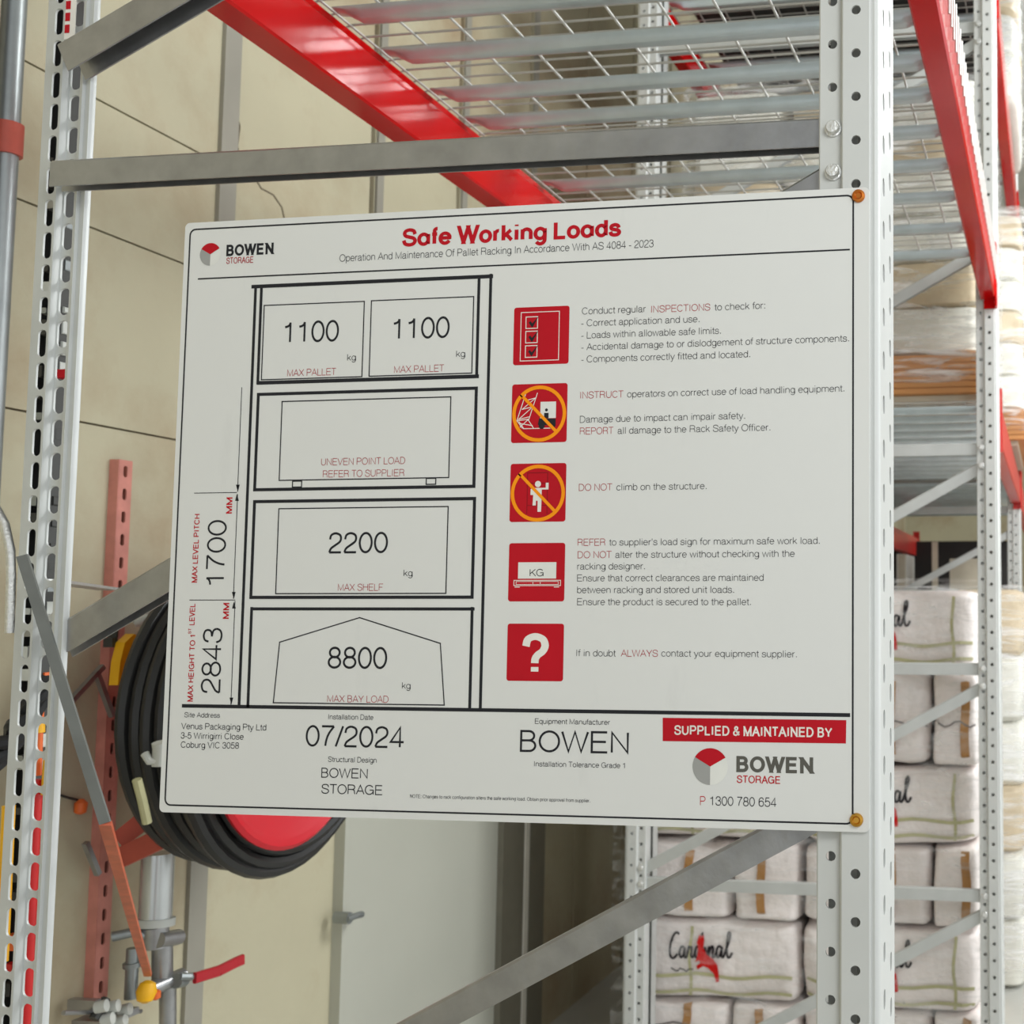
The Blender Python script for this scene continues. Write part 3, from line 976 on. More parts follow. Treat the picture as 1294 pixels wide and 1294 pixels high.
# instructions
for s_, a, b, ink in (
        ('Conduct regular', (735.5, 397.2), (816, 395), 'g'), ('INSPECTIONS', (823, 394.8), (897.6, 393), 'r'), ('to check for:', (903, 392), (967, 390.8), 'g'),
        ('- Correct application and use.', (734.7, 412), (884, 408), 'g'), ('- Loads within allowable safe limits.', (734.7, 427.4), (911, 422.6), 'g'),
        ('- Accidental damage to or dislodgement of structure components.', (734.7, 442.4), (1073, 432.2), 'g'), ('- Components correctly fitted and located.', (734.7, 457.7), (948, 452.3), 'g'),
        ('INSTRUCT', (733.5, 503.8), (787.7, 502.6), 'r'), ('operators on correct use of load handling equipment.', (792.5, 502.4), (1067, 495), 'g'),
        ('Damage due to impact can impair safety.', (732.8, 534.2), (941.6, 529.8), 'g'), ('REPORT', (732.8, 549.2), (775, 548.6), 'r'), ('all damage to the Rack Safety Officer.', (780.6, 548.4), (973.5, 544.4), 'g'),
        ('DO NOT', (731.6, 620.4), (773.6, 620), 'r'), ('climb on the structure.', (779, 619.8), (893, 618.4), 'g'),
        ('REFER', (730, 689.9), (765, 689.4), 'r'), ('to supplier\'s load sign for maximum safe work load.', (769.9, 689.5), (1036, 687.4), 'g'),
        ('DO NOT', (730, 705.6), (772.8, 705.2), 'r'), ('alter the structure without checking with the', (777.6, 705.2), (1004.4, 703.8), 'g'),
        ('racking designer.', (729.6, 720), (815, 719.6), 'g'), ('Ensure that correct clearances are maintained', (729.4, 734.7), (965, 734.2), 'g'),
        ('between racking and stored unit loads.', (729.4, 749.7), (927.6, 749.4), 'g'), ('Ensure the product is secured to the pallet.', (729.4, 764.8), (949, 764.8), 'g'),
        ('If in doubt', (728.5, 829.5), (778, 829.7), 'g'), ('ALWAYS', (784.7, 829.8), (831.4, 830), 'r'), ('contact your equipment supplier.', (835.7, 830), (1007, 830.6), 'g')):
    text('instruction_lettering', s_, a, b, 9, 'ink maroon' if ink == 'r' else 'ink grey', .085)

# footer
for s_, a, b, c in (('Site Address', (233, 906.4), (278, 907.2), 6.6), ('Venus Packaging Pty Ltd', (229, 922), (336.5, 922.6), 8.2), ('3-5 Wirrigirri Close', (228.5, 933.8), (308, 934.4), 8.2), ('Coburg VIC 3058', (228.5, 945.2), (302, 946), 8.2),
                    ('Installation Date', (415, 909), (472, 910), 7), ('Structural Design', (414.5, 963), (476, 963.8), 7), ('Equipment Manufacturer', (676, 914.8), (770.7, 916), 7), ('Installation Tolerance Grade 1', (675, 969), (789.6, 970.4), 7),
                    ('NOTE: Changes to rack configuration alters the safe working load. Obtain prior approval from supplier.', (518, 1008.6), (746, 1013.6), 4.6)):
    text('footer_lettering', s_, a, b, c, 'ink black', .13 if c < 5 else .105)
for s_, a, b, c in (('07/2024', (386, 944), (510, 945), 27.5), ('BOWEN', (406, 983), (464.6, 983.6), 12.6), ('STORAGE', (406, 1003.6), (483, 1004.2), 12.6), ('BOWEN', (657, 950.8), (794.5, 952), 28)):
    text('footer_lettering', s_, a, b, c, 'ink black', .1)
p = Print()
p.px((837.5, 907), (1069.5, 910), (1069, 939.5), (837.5, 936.5)).build('banner', 'ink red')
text('banner_lettering', 'SUPPLIED & MAINTAINED BY', (852, 929), (1051.6, 931.6), 12.5, 'ink white', .22, 2)
text('phone_lettering', 'P', (884.7, 1018), (891.5, 1018), 12, 'ink red', .09)
text('phone_lettering', '1300 780 654', (897.5, 1018.2), (981, 1019.6), 12, 'ink grey', .1)

# pictograms
ICON = []
for (a, b) in (((650, 389), (718.5, 459.5)), ((647.5, 486), (716, 558.5)), ((645.5, 586.3), (714.5, 659)), ((643.7, 686.5), (713, 760)), ((641.7, 788), (711.5, 861))):
    q0, q1 = sp(*a), sp(*b)
    t = Print(1).poly(rrect(q0[0], q1[1], q1[0], q0[1], .003)).build('pictogram', 'ink red')
    ICON.append((t, q0[0], q1[1], q1[0] - q0[0], q0[1] - q1[1]))


def ipt(k, pts):
    t, x, z, w_, h_ = ICON[k]
    return [(x + a * w_, z + b * h_) for a, b in pts]


def istroke(p, k, pts, wd, closed=False):
    P = ipt(k, pts)
    for i in range(len(P) - (0 if closed else 1)):
        p.seg(P[i], P[(i + 1) % len(P)], wd)
    return p


# check list
t0 = ICON[0][0]
p = Print(2)
istroke(p, 0, [(.13, .07), (.82, .07), (.82, .91), (.13, .91)], .0009, True)
for z in (.63, .38, .13):
    istroke(p, 0, [(.22, z), (.43, z), (.43, z + .2), (.22, z + .2)], .0010, True)
p.build('check_boxes', 'ink white', t0)
p = Print(3)
for z in (.63, .38, .13):
    p.poly(ipt(0, [(.27, z + .10), (.30, z + .13), (.335, z + .085), (.46, z + .22), (.335, z + .01)]))
p.build('ticks', 'ink black', t0)
# no impact
t1 = ICON[1][0]
p = Print(2)
for q in ([(.25, .84), (.10, .38), (.20, .25)], [(.46, .84), (.31, .38), (.40, .25)], [(.26, .72), (.43, .76), (.19, .57), (.38, .61), (.13, .40), (.32, .44)], [(.12, .38), (.31, .40), (.16, .27)], [(.14, .36), (.22, .25)], [(.16, .33), (.38, .29)], [(.22, .24), (.75, .24)]):
    istroke(p, 1, q, .0009)
p.build('rack_symbol', 'ink white', t1)
p = Print(2)
p.poly(ipt(1, [(.52, .41), (.80, .41), (.80, .69), (.52, .69)]))
p.build('cab', 'ink light grey', t1)
p = Print(3)
p.poly(ipt(1, [(.48, .30), (.80, .28), (.80, .40), (.50, .41)])).disc(ipt(1, [(.55, .28)])[0], .0036).disc(ipt(1, [(.74, .28)])[0], .0036)
p.disc(ipt(1, [(.63, .55)])[0], .0017).poly(ipt(1, [(.59, .41), (.67, .41), (.67, .50), (.59, .50)]))
p.build('forklift_symbol', 'ink black', t1)
for k in (1, 2):
    t, x, z, w_, h_ = ICON[k]
    c = (x + w_ * .5, z + h_ * .49)
    p = Print(4).ring(c, w_ * .455, .0041)
    a = Vector((-.33, .33)) * w_
    p.seg(Vector(c) + a * .98, Vector(c) - a * .98, .0036)
    p.build('prohibition_ring', 'ink orange', t)
# no climbing
t2 = ICON[2][0]
p = Print(2)
for q in ([(.31, .14), (.31, .84)], [(.67, .14), (.67, .84)], [(.31, .84), (.67, .84)], [(.31, .66), (.67, .66)], [(.31, .28), (.67, .28)]):
    istroke(p, 2, q, .0009)
p.build('ladder_symbol', 'ink deep red', t2)
p = Print(3)
p.disc(ipt(2, [(.50, .645)])[0], .0036)
p.poly(ipt(2, [(.42, .58), (.64, .58), (.64, .665), (.69, .665), (.69, .55), (.57, .55), (.57, .36), (.565, .17), (.50, .17), (.50, .36), (.47, .36), (.47, .28), (.41, .28), (.42, .46), (.37, .46), (.37, .56)]))
p.build('climber_symbol', 'ink white', t2)
# load on a pallet
t3 = ICON[3][0]
Print(2).poly(ipt(3, [(.17, .39), (.85, .39), (.85, .67), (.17, .67)])).build('load_symbol', 'ink light grey', t3)
p = Print(2)
istroke(p, 3, [(.10, .27), (.93, .27), (.93, .36), (.10, .36)], .0008, True)
istroke(p, 3, [(.14, .29), (.89, .29), (.89, .34), (.14, .34)], .0006, True)
for a in (.44, .57):
    istroke(p, 3, [(a, .29), (a, .34)], .0006)
for a in (.12, .82):
    istroke(p, 3, [(a, .245), (a + .08, .245)], .0008)
p.build('pallet_symbol', 'ink white', t3)
text('symbol_lettering', 'KG', (669.5, 728.5), (687, 728.3), 9.5, 'ink black', .1, 3, parent=t3)
vs, fs = glyphs('?', .22)
x0, x1 = min(v[0] for v in vs), max(v[0] for v in vs)
z0_, z1_ = min(v[1] for v in vs), max(v[1] for v in vs)
q = ipt(4, [(.27, .165), (.74, .835)])
Print(2).tris([(q[0][0] + (a - x0) / (x1 - x0) * (q[1][0] - q[0][0]), q[0][1] + (b_ - z0_) / (z1_ - z0_) * (q[1][1] - q[0][1])) for a, b_ in vs], fs).build('question_mark', 'ink white', ICON[4][0])
# rivets
for (u, v, mm) in ((1085, 248, 'copper'), (1082.5, 1036, 'brass')):
    q = at(u, v, YS)
    b = MB().lathe([(.0072, 0), (.0074, -.0018), (.0066, -.0034), (.0045, -.0038), (.0036, -.0026), (.0030, -.0020), (.001, -.0020)], (q.x, YS, q.z), (0, 1, 0), 20)
    r = b.build('rivet', mm, sign, True)
    r['label'] = mm + ' rivet in a right-hand corner of the sign'

# ------------------------------------------------------------------ stacked sack bales
def lump(x0, y0, z0, x1, y1, z1, seed, e=.22, amp=.012, nx=22, nz=16):
    """a stuffed bag: super-ellipsoid with creases"""
    vs, fs = [], []
    c = Vector(((x0 + x1) / 2, (y0 + y1) / 2, (z0 + z1) / 2))
    h = Vector(((x1 - x0) / 2, (y1 - y0) / 2, (z1 - z0) / 2))
    sg = lambda a, k: math.copysign(abs(a) ** k, a)
    for i in range(nz + 1):
        ph = -math.pi / 2 + math.pi * i / nz
        for k in range(nx * 2):
            th = math.pi * k / nx
            d_ = Vector((sg(math.cos(ph), e) * sg(math.cos(th), e), sg(math.cos(ph), e) * sg(math.sin(th), e), sg(math.sin(ph), e)))
            p_ = Vector((c.x + h.x * d_.x, c.y + h.y * d_.y, c.z + h.z * d_.z))
            nn = .6 * noise.noise(p_ * 3.2 + Vector((seed, seed * 2.3, 0))) + noise.noise(p_ * 7 + Vector((seed * 3.1, seed, 0))) + .6 * noise.noise(Vector((p_.x * 9, p_.y * 9, p_.z * 24)) + Vector((seed, 0, seed)))
            p_ += Vector((d_.x * .4 * min(0, nn), d_.y * nn, d_.z * .5 * min(0, nn))) * amp
            vs.append(p_)
    n = nx * 2
    for i in range(nz):
        for k in range(n):
            fs.append((i * n + k, i * n + (k + 1) % n, (i + 1) * n + (k + 1) % n, (i + 1) * n + k))
    return MB().add(vs, fs)


def drape(b, pts, y=3.0, lift=.003):
    """points (x, z) laid on the front of the mesh b, seen from -y"""
    tr = BVHTree.FromPolygons([tuple(v) for v in b.v], b.f)
    out = []
    for x, z in pts:
        hit = tr.ray_cast(Vector((x, y, z)), Vector((0, 1, 0)))
        out.append(Vector((x, (hit[0].y if hit[0] else None) or 0, z)) if hit[0] else None)
    last = next((q for q in out if q), None)
    res = []
    for q, (x, z) in zip(out, pts):
        if q:
            last = q
        res.append(Vector((x, (last.y if last else y + .9) - lift, z)))
    return res


def ribbon(b, base, pts, wd, lift=.009):
    """flat strip along points (x, z) lying on the front of base"""
    n = max(2, len(pts))
    L, R_ = [], []
    for i, q in enumerate(pts):
        a, c = Vector(pts[max(0, i - 1)]), Vector(pts[min(n - 1, i + 1)])
        d_ = (c - a)
        d_ = d_.normalized() if d_.length > 1e-9 else Vector((1, 0))
        nn = Vector((-d_.y, d_.x)) * (wd / 2)
        L.append((q[0] - nn.x, q[1] - nn.y))
        R_.append((q[0] + nn.x, q[1] + nn.y))
    P = drape(base, L + R_, lift=lift)
    k = len(pts)
    b.add(P, [(i, i + 1, k + i + 1, k + i) for i in range(k - 1)])


# handwriting, letter strokes on a line of height 1 (x-height .45)
SCRIPT = [
    [(.62, .92), (.45, 1.0), (.22, .85), (.05, .45), (.08, .12), (.30, .02), (.55, .18)],
    [(1.0, .42), (.80, .45), (.68, .22), (.78, .05), (.95, .15), (1.02, .42), (1.0, .10), (1.15, .06), (1.25, .30)],
    [(1.25, .30), (1.30, .46), (1.36, .40), (1.46, .42), (1.44, .12), (1.56, .05), (1.70, .20)],
    [(1.98, .40), (1.80, .44), (1.70, .22), (1.80, .04), (1.96, .14), (2.14, .98), (2.02, .12), (2.16, .05), (2.28, .24)],
    [(2.28, .24), (2.36, .42), (2.34, .10), (2.46, .05), (2.56, .30)],
    [(2.56, .30), (2.62, .44), (2.60, .05), (2.66, .30), (2.80, .45), (2.88, .36), (2.86, .08), (2.98, .06), (3.10, .22)],
    [(3.42, .42), (3.22, .45), (3.10, .22), (3.20, .04), (3.36, .14), (3.46, .42), (3.44, .10), (3.58, .06), (3.72, .30)],
    [(3.72, .30), (3.98, .80), (3.96, 1.0), (3.84, .90), (3.78, .40), (3.84, .08), (4.0, .05), (4.15, .22)]]
BIRD = [(.36, 1.0), (.44, .97), (.50, 1.0), (.52, .88), (.50, .72), (.62, .58), (.80, .50), (.94, .38), (.98, .22), (1.0, .02), (.90, .0), (.84, .18), (.66, .30), (.52, .34), (.34, .26), (.30, .34), (.42, .40), (.40, .46), (.26, .42), (.32, .52), (.34, .70), (.30, .84)]

BZ = [1.65, 1.385, 1.075, .815, .555, .29, .156]
XB0, XB1 = -1.45, -.245
XM = at(1006.5, 1200, 3.95).x
YBF = 3.985
pal = thing('pallet', 'timber pallet on the floor under the stacked sack bales', 'pallet', (-.84, 4.5, 0))
for k in range(5):
    MB().box((XB0, YBF + .05 + k * .24, .128), (XB1, YBF + .05 + k * .24 + .1, .146)).build('board', 'timber', pal)
for x in (XB0, (XB0 + XB1) / 2 - .05, XB1 - .1):
    MB().box((x, YBF + .05, .0), (x + .1, YBF + 1.11, .127)).build('bearer', 'timber', pal)

ORD = ['topmost', 'second', 'third', 'fourth', 'fifth', 'lowest']


def bale(x0, x1, z0, z1, label, seed, kind, amp=.026):
    b = lump(x0, YBF, z0 + .001, x1, YBF + 1.0, z1, seed, .15, amp, 34, 24)
    t = thing('sack_bale', label, 'sack bale', ((x0 + x1) / 2, YBF + .5, z0), 'strapped white sack bales')
    b.build('sack', 'sack', t, True)
    xc = (x0 + x1) / 2
    if kind == 'text':
        H = .105
        W = .215 / 4.15
        ox, oz = x0 + (.17 if x0 < -1 else .155), z0 + (z1 - z0) * .52
        s_ = MB()
        for st_ in SCRIPT:
            ribbon(s_, b, [(ox + q[0] * W, oz + q[1] * H * .8 + q[0] * .002) for q in smooth_line(st_)], .0075)
        s_.build('script_lettering', 'script ink', t)
        s_ = MB()
        bx, bz, bw, bh = ox + 1.75 * W - .030, oz - .07, .112, .15
        P = drape(b, [(bx + q[0] * bw, bz + q[1] * bh) for q in BIRD], lift=.012)
        s_.add(P, [tuple(range(len(P)))])
        s_.build('bird_emblem', 'bird red', t)
        s_ = MB()
        ribbon(s_, b, [(ox + .1 + .01 * k + .003 * math.sin(k * 2.3), oz - .035 + .006 * math.sin(k * 1.9)) for k in range(-9, -1)], .004)
        s_.build('sub_lettering', 'script ink', t)
        zz = z0 + (z1 - z0) * .33
        for zq, col in ((zz, 'olive strap'), (z0 + .035, 'olive strap')):
            s_ = MB()
            ribbon(s_, b, [(x0 + .02 + (x1 - x0 - .04) * k / 14, zq + .006 * math.sin(k + seed)) for k in range(15)], .011)
            s_.build('strap', col, t)
        xs_ = x0 + (x1 - x0) * (.40 if x0 < -1 else .86)
        s_ = MB()
        ribbon(s_, b, [(xs_ + .004 * math.sin(k), z0 + .02 + (z1 - z0 - .04) * k / 8) for k in range(9)], .010)
        s_.build('strap', 'olive strap', t)
    else:
        xs_ = x0 + (x1 - x0) * kind
        s_ = MB()
        ribbon(s_, b, [(xs_ + .003 * math.sin(k + seed), z0 + .004 + (z1 - z0 - .012) * k / 8) for k in range(9)], .028)
        s_.build('strap', 'brown strap', t)
        s_ = MB()
        ribbon(s_, b, [(x0 + .01 + (x1 - x0 - .02) * k / 8, z0 + (z1 - z0) * .45 + .01 * math.sin(k * 1.3 + seed)) for k in range(9)], .006)
        s_.build('fold_line', 'sack seam', t)
    return t


for r in range(6):
    z1, z0 = BZ[r], BZ[r + 1]
    if r % 2 == 0:
        for s_, (a, b_) in enumerate(((XB0, XM - .003), (XM + .003, XB1))):
            side = 'beside the wall' if s_ == 0 else 'beside the second aisle post'
            bale(a, b_, z0, z1, 'printed white sack bale in the %s layer, %s' % (ORD[r], side), r * 2 + s_, 'text')
    else:
        e = [XB0, (XB0 + XM) / 2 + .06, XM - .003, (XM + XB1) / 2 + .055, XB1]
        e = [XB0, at(920, 1100, 3.95).x, XM, at(1176, 1100, 3.95).x, XB1]
        for s_ in range(4):
            side = ('first', 'second', 'third', 'last')[s_]
            bale(e[s_] + .002, e[s_ + 1] - .002, z0, z1, 'plain white sack bale in the %s layer, %s from the wall' % (ORD[r], side), r * 4 + s_ + 20, (.62, .45, .7, .72)[s_])
# clear film round the stack
b = lump(XB0 - .03, YBF - .033, .1475, XB1 + .03, YBF + 1.1, 1.69, 77, .04, .004, 40, 40)
fw = tag(b.build('stretch_film', 'film clear', smooth=True), 'clear stretch film wrapped round the stack of white sack bales', 'stretch film')

# ------------------------------------------------------------------ loads on the second bay's deck
def load(label, x0, x1, y0, y1, z0, z1, rows, cols, bag, seed, tray=True):
    t = thing('wrapped_load', label, 'wrapped load', ((x0 + x1) / 2, (y0 + y1) / 2, z0), 'film wrapped loads on the racks')
    zb = z0
    if tray:
        zb = z0 + .165
        b = MB()
        b.box((x0, y0, z0 + .02), (x1, y1, zb - .012))
        for k in range(6):
            b.box((x0 - .004, y0 - .006 + .0007 * k, z0 + .022 + k * .021), (x1 + .004, y1 + .004, z0 + .038 + k * .021))
        b.build('tray', 'kraft board', t)
        MB().box((x0 + .03, y0 + .03, z0), (x1 - .03, y1 - .03, z0 + .02)).build('slip_sheet', 'carton', t)
    hz = (z1 - zb) / rows
    for r in range(rows):
        off = 0 if r % 2 else .12
        for c in range(cols):
            a = x0 + (x1 - x0) * max(0, (c - off) / (cols - (0 if r % 2 else off)))
            d_ = x0 + (x1 - x0) * min(1, (c + 1 - off) / (cols - off))
            lump(a, y0 + .01 + .012 * random.random(), zb + r * hz - .012, d_, y1 - .01, zb + (r + 1) * hz + .012, seed + r * 9 + c, .26, .02, 12, 8).build('bag', bag if (r + c + seed) % 3 else 'tan bags', t, True)
    lump(x0 - .015, y0 - .03, z0 + .05, x1 + .02, y1 + .02, z1 + .03, seed, .07, .02, 40, 30).build('film', 'film milky', t, True)
    return t


load('film wrapped pale bags on a brown board tray, on the deck behind the second frame', -1.26, -.215, 3.99, 5.02, 2.285, 3.40, 6, 3, 'white bags', 3)
load('white wrapped load overhanging the aisle beyond the second post', -1.2, -.115, 5.16, 6.2, 2.285, 3.30, 6, 3, 'white bags', 5)
load('tall white wrapped load on the floor beyond the second post at the right edge', -1.2, -.122, 5.2, 6.2, 0.0, 1.66, 6, 3, 'white bags', 8, False)
load('hanging white wrapped load on the highest deck at the top right edge', -1.2, -.125, 5.1, 6.15, 3.80, 4.6, 4, 3, 'white bags', 11, False)
for k, (x0, x1, y0, y1, z0, z1, lab) in enumerate(((-1.3, -.75, 6.55, 7.5, 2.285, 3.5, 'black wrapped carton seen high through the mesh, beside the wall'), (-.72, -.2, 6.55, 7.5, 2.285, 3.55, 'black wrapped carton seen high through the mesh, beside the aisle'),
                                                   (-1.28, -.25, 4.1, 5.0, 3.757, 4.5, 'dark wrapped carton on the highest deck above the pale bags'))):
    t = thing('carton', lab, 'carton', ((x0 + x1) / 2, (y0 + y1) / 2, z0), 'dark cartons')
    MB().prism(rrect(x0, z0, x1, z1, .012, 3), (1, 0, 0), (0, 0, 1), (0, y0, 0), (0, y1 - y0, 0)).build('box_body', 'black goods', t)
    MB().box(((x0 + x1) / 2 - .03, y0 - .002, z0 + .02), ((x0 + x1) / 2 + .03, y0 - .0005, z1 - .02)).build('tape', 'dull black', t)
# cartons on the floor stack far behind
for k, (u0, v0, u1, v1, mm, lab) in enumerate(((1200, 706, 1237, 740, 'carton', 'plain tan carton seen far back between the two posts'), (1133, 700, 1146, 740, 'white bags', 'white carton seen far back beside the front post'),
                                               (1180, 684, 1250, 704, 'black goods', 'dark flat block added far back above the tan carton'), (1242, 688, 1252, 694, 'yellow', 'small yellow carton seen far back just right of the second post'))):
    yy = 8.0 if mm == 'black goods' else 7.2
    a, c = at(u0, v0, yy), at(u1, v1, yy)
    if mm == 'black goods':  # wide dark block added so the far gap reads as a dark band
        a.x, c.x = -1.25, -.3
    t = thing('carton', lab, 'carton', ((a.x + c.x) / 2, yy + .2, 1.585), 'pale cartons far back')
    b = MB().prism(rrect(a.x, 1.585, c.x, max(a.z, 1.7), .006, 2), (1, 0, 0), (0, 0, 1), (0, yy, 0), (0, .4, 0))
    b.build('box_body', mm, t)
    MB().box(((a.x + c.x) / 2 - .02, yy - .002, 1.59), ((a.x + c.x) / 2 + .02, yy - .0005, max(a.z, 1.7) - .004)).build('tape', 'carton', t)
b = MB()
t = thing('wrapped_load', 'grey wrapped load on the floor behind the third frame', 'wrapped load', (-.75, 8.3, 0), 'film wrapped loads on the racks')
for r in range(5):
    for c in range(3):
        lump(-1.3 + c * .37, 6.9, r * .31, -.94 + c * .37, 8.9, r * .31 + .33, r * 3 + c + 90, .26, .02, 10, 8).build('bag', 'white bags', t, True)

# ------------------------------------------------------------------ hose reel on the wall
RX, RY, RZ = -1.625, 2.33, 1.385
reel = thing('hose_reel', 'red wall hose reel wound with black hose, half hidden behind the sign', 'hose reel', (XW + .01, RY, RZ - .32))
b = MB()
for k in range(6):
    x = RX - .085 + k * .0285
    for (R_, w_) in ((.306, 0), (.279, .012), (.252, 0)):
        b.torus((x + w_, RY + (.004 if k % 2 else 0), RZ - .004 * (k % 3)), (1, 0, 0), R_ - .003 * abs(k - 3), .0142, 44, 8)
b.torus((RX + .05, RY - .01, RZ - .022), (1, 0, 0), .302, .0142, 44, 8)
b.build('hose', 'rubber', reel, True)
xd = -1.53
MB().lathe([(.02, 0), (.239, 0), (.245, .006), (.247, .014), (.239, .02), (.228, .014), (.214, .008), (.10, .004), (.09, -.01), (.02, -.01)], (xd, 2.268, 1.361), (1, 0, 0), 56).build('front_disc', 'reel red', reel, True)
MB().lathe([(.02, 0), (.235, 0), (.24, .006), (.235, .012), (.02, .012)], (RX - .125, RY, RZ), (1, 0, 0), 48).build('back_disc', 'reel red', reel, True)
MB().lathe([(.02, 0), (.23, 0), (.23, .19), (.02, .19)], (RX - .11, RY, RZ), (1, 0, 0), 40).build('drum', 'dull black', reel, True)
MB().tube([(XW + .008, RY, RZ), (xd + .03, RY - .02, RZ)], .022, 14).build('axle', 'steel pipe', reel, True)
# salmon bracket arm holding it to the strut
a, c = at(150, 1085, X=-1.84), at(235, 1045, X=-1.66)
b = MB().sweep([(-.02, -.004), (.02, -.004), (.02, .004), (-.02, .004)], a, c, (0, 0, 1))
b.sweep([(-.018, -.004), (.018, -.004), (.018, .004), (-.018, .004)], at(150, 1062, X=-1.86), at(190, 1030, X=-1.80), (0, 0, 1))
b.build('bracket_arm', 'arm primer', reel)
b = MB().tube([at(203, 938, X=-1.53), at(204, 946, X=-1.53), at(203, 968, X=-1.53)], .014, 12)
b.tube([at(183, 952, X=-1.55), at(189, 962, X=-1.54), at(200, 962, X=-1.53)], .007, 8)
b.build('nozzle_clip', 'pale pipe', reel, True)
MB().tube([at(173, 985, X=-1.62), at(180, 1012, X=-1.62), at(186, 1040, X=-1.62)], .008, 8).build('feed_pipe', 'olive strap', reel, True)

# primer-red slotted strut on the wall
sa, sb = at(154, 571, X=-1.908), at(133, 1260, X=-1.908)
ysr = (sa.y + sb.y) / 2
b = MB()
zc = sb.z
ww = .034
while zc < sa.z - .02:
    b.cell((-1.908, ysr - ww / 2, zc), (0, 1, 0), up, ww, .0475, slot(.011, .024), (-.004, 0, 0))
    zc += .0475
for dy in (-ww / 2, ww / 2):
    b.box((XW, ysr + dy - .002, sb.z), (-1.9085, ysr + dy + .002, zc))
strut = tag(b.build('slotted_strut', 'strut primer'), 'salmon red slotted strut fixed upright on the wall, left of the sign', 'strut')

# yellow flap, clamps and rods beside the strut
pts = [(152, 836), (158, 812), (170, 801), (177, 806), (170, 830), (158, 866), (149, 866)]
b = MB()
Q = [at(u, v, X=-1.80) for u, v in pts]
b.add(Q + [q + Vector((-.02, 0, 0)) for q in Q], [tuple(range(7)), tuple(range(13, 6, -1))] + [(i, i + 7, (i + 1) % 7 + 7, (i + 1) % 7) for i in range(7)])
tag(b.build('hose_guide', 'yellow'), 'bright yellow plastic guide between the strut and the black hose', 'hose guide')
b = MB()
b.box(at(136, 800, X=-1.84) + Vector((0, 0, -.02)), at(150, 784, X=-1.82) + Vector((.0, 0, .02)))
b.box(at(130, 818, X=-1.84), at(146, 806, X=-1.82))
b.tube([at(160, 780, X=-1.84), at(178, 772, X=-1.80), at(185, 784, X=-1.80)], .008, 8)
tag(b.build('pipe_clamp', 'dark steel', smooth=True), 'dark steel clamp on the strut above the yellow guide', 'clamp')
b = MB().tube([at(166, 770, X=-1.83), at(176, 786, X=-1.8), at(190, 778, X=-1.78)], .011, 10)
tag(b.build('hose_coupling', 'pale pipe', smooth=True), 'pale metal coupling beside the black hose under the brace', 'coupling')
for k, (a, c, lab) in enumerate((((84, 892), (130, 842), 'thin grey rod rising to the strut below the middle brace'), ((121, 848), (142, 905), 'thin grey rod leaning down onto the strut'), ((108, 1065), (124, 1105), 'short grey rod beside the lower strut'))):
    b = MB().sweep([(-.005, -.005), (.005, -.005), (.005, .005), (-.005, .005)], at(*a, X=-1.885), at(*c, X=-1.885), (1, 0, 0))
    tag(b.build('metal_rod', 'galvanised'), lab, 'rod')

# water pipe and valve under the reel
pv = thing('pipe_valve', 'grey pipe and valve with a long red lever under the hose reel', 'pipe valve', at(200, 1290, X=-1.84))
b = MB()
a, c = at(200, 1078, X=-1.82), at(196, 1162, X=-1.82)
b.tube([a, c], .031, 18)
b.build('filter_bowl', 'chrome', pv, True)
b = MB().tube([at(197, 1160, X=-1.82), at(196, 1170, X=-1.82)], .036, 18)
b.build('collar', 'pale pipe', pv, True)
b = MB().tube([at(196, 1170, X=-1.82), at(196, 1196, X=-1.82)], .026, 14).tube([at(200, 1188, X=-1.80), at(226, 1184, X=-1.80)], .016, 10)
b.tube([at(205, 1192, X=-1.82), at(205, 1236, X=-1.82)], .02, 12).tube([at(190, 1250, X=-1.82), at(232, 1232, X=-1.80)], .016, 10)
b.tube([at(212, 1236, X=-1.82), at(212, 1294, X=-1.82)], .016, 10).tube([at(212, 1290, X=-1.82), at(214, 1400, X=-1.82)], .016, 10)
b.build('fitting', 'galvanised', pv, True)
b = MB().tube([at(142, 1184, X=-1.87), at(168, 1178, X=-1.84), at(196, 1188, X=-1.82)], .010, 10)
b.build('branch_pipe', 'steel pipe', pv, True)
b = MB().tube([at(168, 1198, X=-1.86), at(165, 1262, X=-1.86)], .012, 10).tube([at(167, 1216, X=-1.86), at(167, 1222, X=-1.86)], .017, 10)
b.build('riser_pipe', 'steel pipe', pv, True)
hA, hB = at(246, 1236, X=-1.76), at(307, 1214, X=-1.74)
b = MB()
P = [hA, hA.lerp(hB, .5) + Vector((0, 0, -.003)), hB.lerp(hA, .15) + Vector((0, 0, .002)), hB + Vector((0, 0, .003))]
for i in range(3):
    b.sweep([(-.011, -.003), (-.009, -.005), (.009, -.005), (.011, -.003), (.011, .003), (.009, .005), (-.009, .005), (-.011, .003)], P[i], P[i + 1], (0, 0, 1))
b.build('lever', 'valve red', pv)['label'] = 'red lever'
b = MB().tube([at(228, 1234, X=-1.78), at(247, 1234, X=-1.765)], .008, 8).tube([at(222, 1240, X=-1.79), at(232, 1238, X=-1.79)], .015, 10)
b.build('spindle', 'steel pipe', pv, True)
b = MB().lathe([(.004, -.022), (.014, -.017), (.019, 0), (.014, .016), (.005, .021)], at(185, 1253, X=-1.79), (0, .2, 1), 16)
b.build('yellow_cap', 'yellow', pv, True)
b = MB().lathe([(.004, -.01), (.009, -.006), (.009, .006), (.004, .01)], at(197, 1257, X=-1.79), (0, 0, 1), 12)
b.build('drain_plug', 'orange', pv, True)
vb = thing('valve_block', 'grey valve block with small fittings at the foot of the salmon strut', 'valve block', at(140, 1294, X=-1.88))
b = MB().tube([at(80, 1280, X=-1.86), at(178, 1278, X=-1.86)], .0045, 8)
b.build('cross_rod', 'galvanised', vb, True)
b = MB()
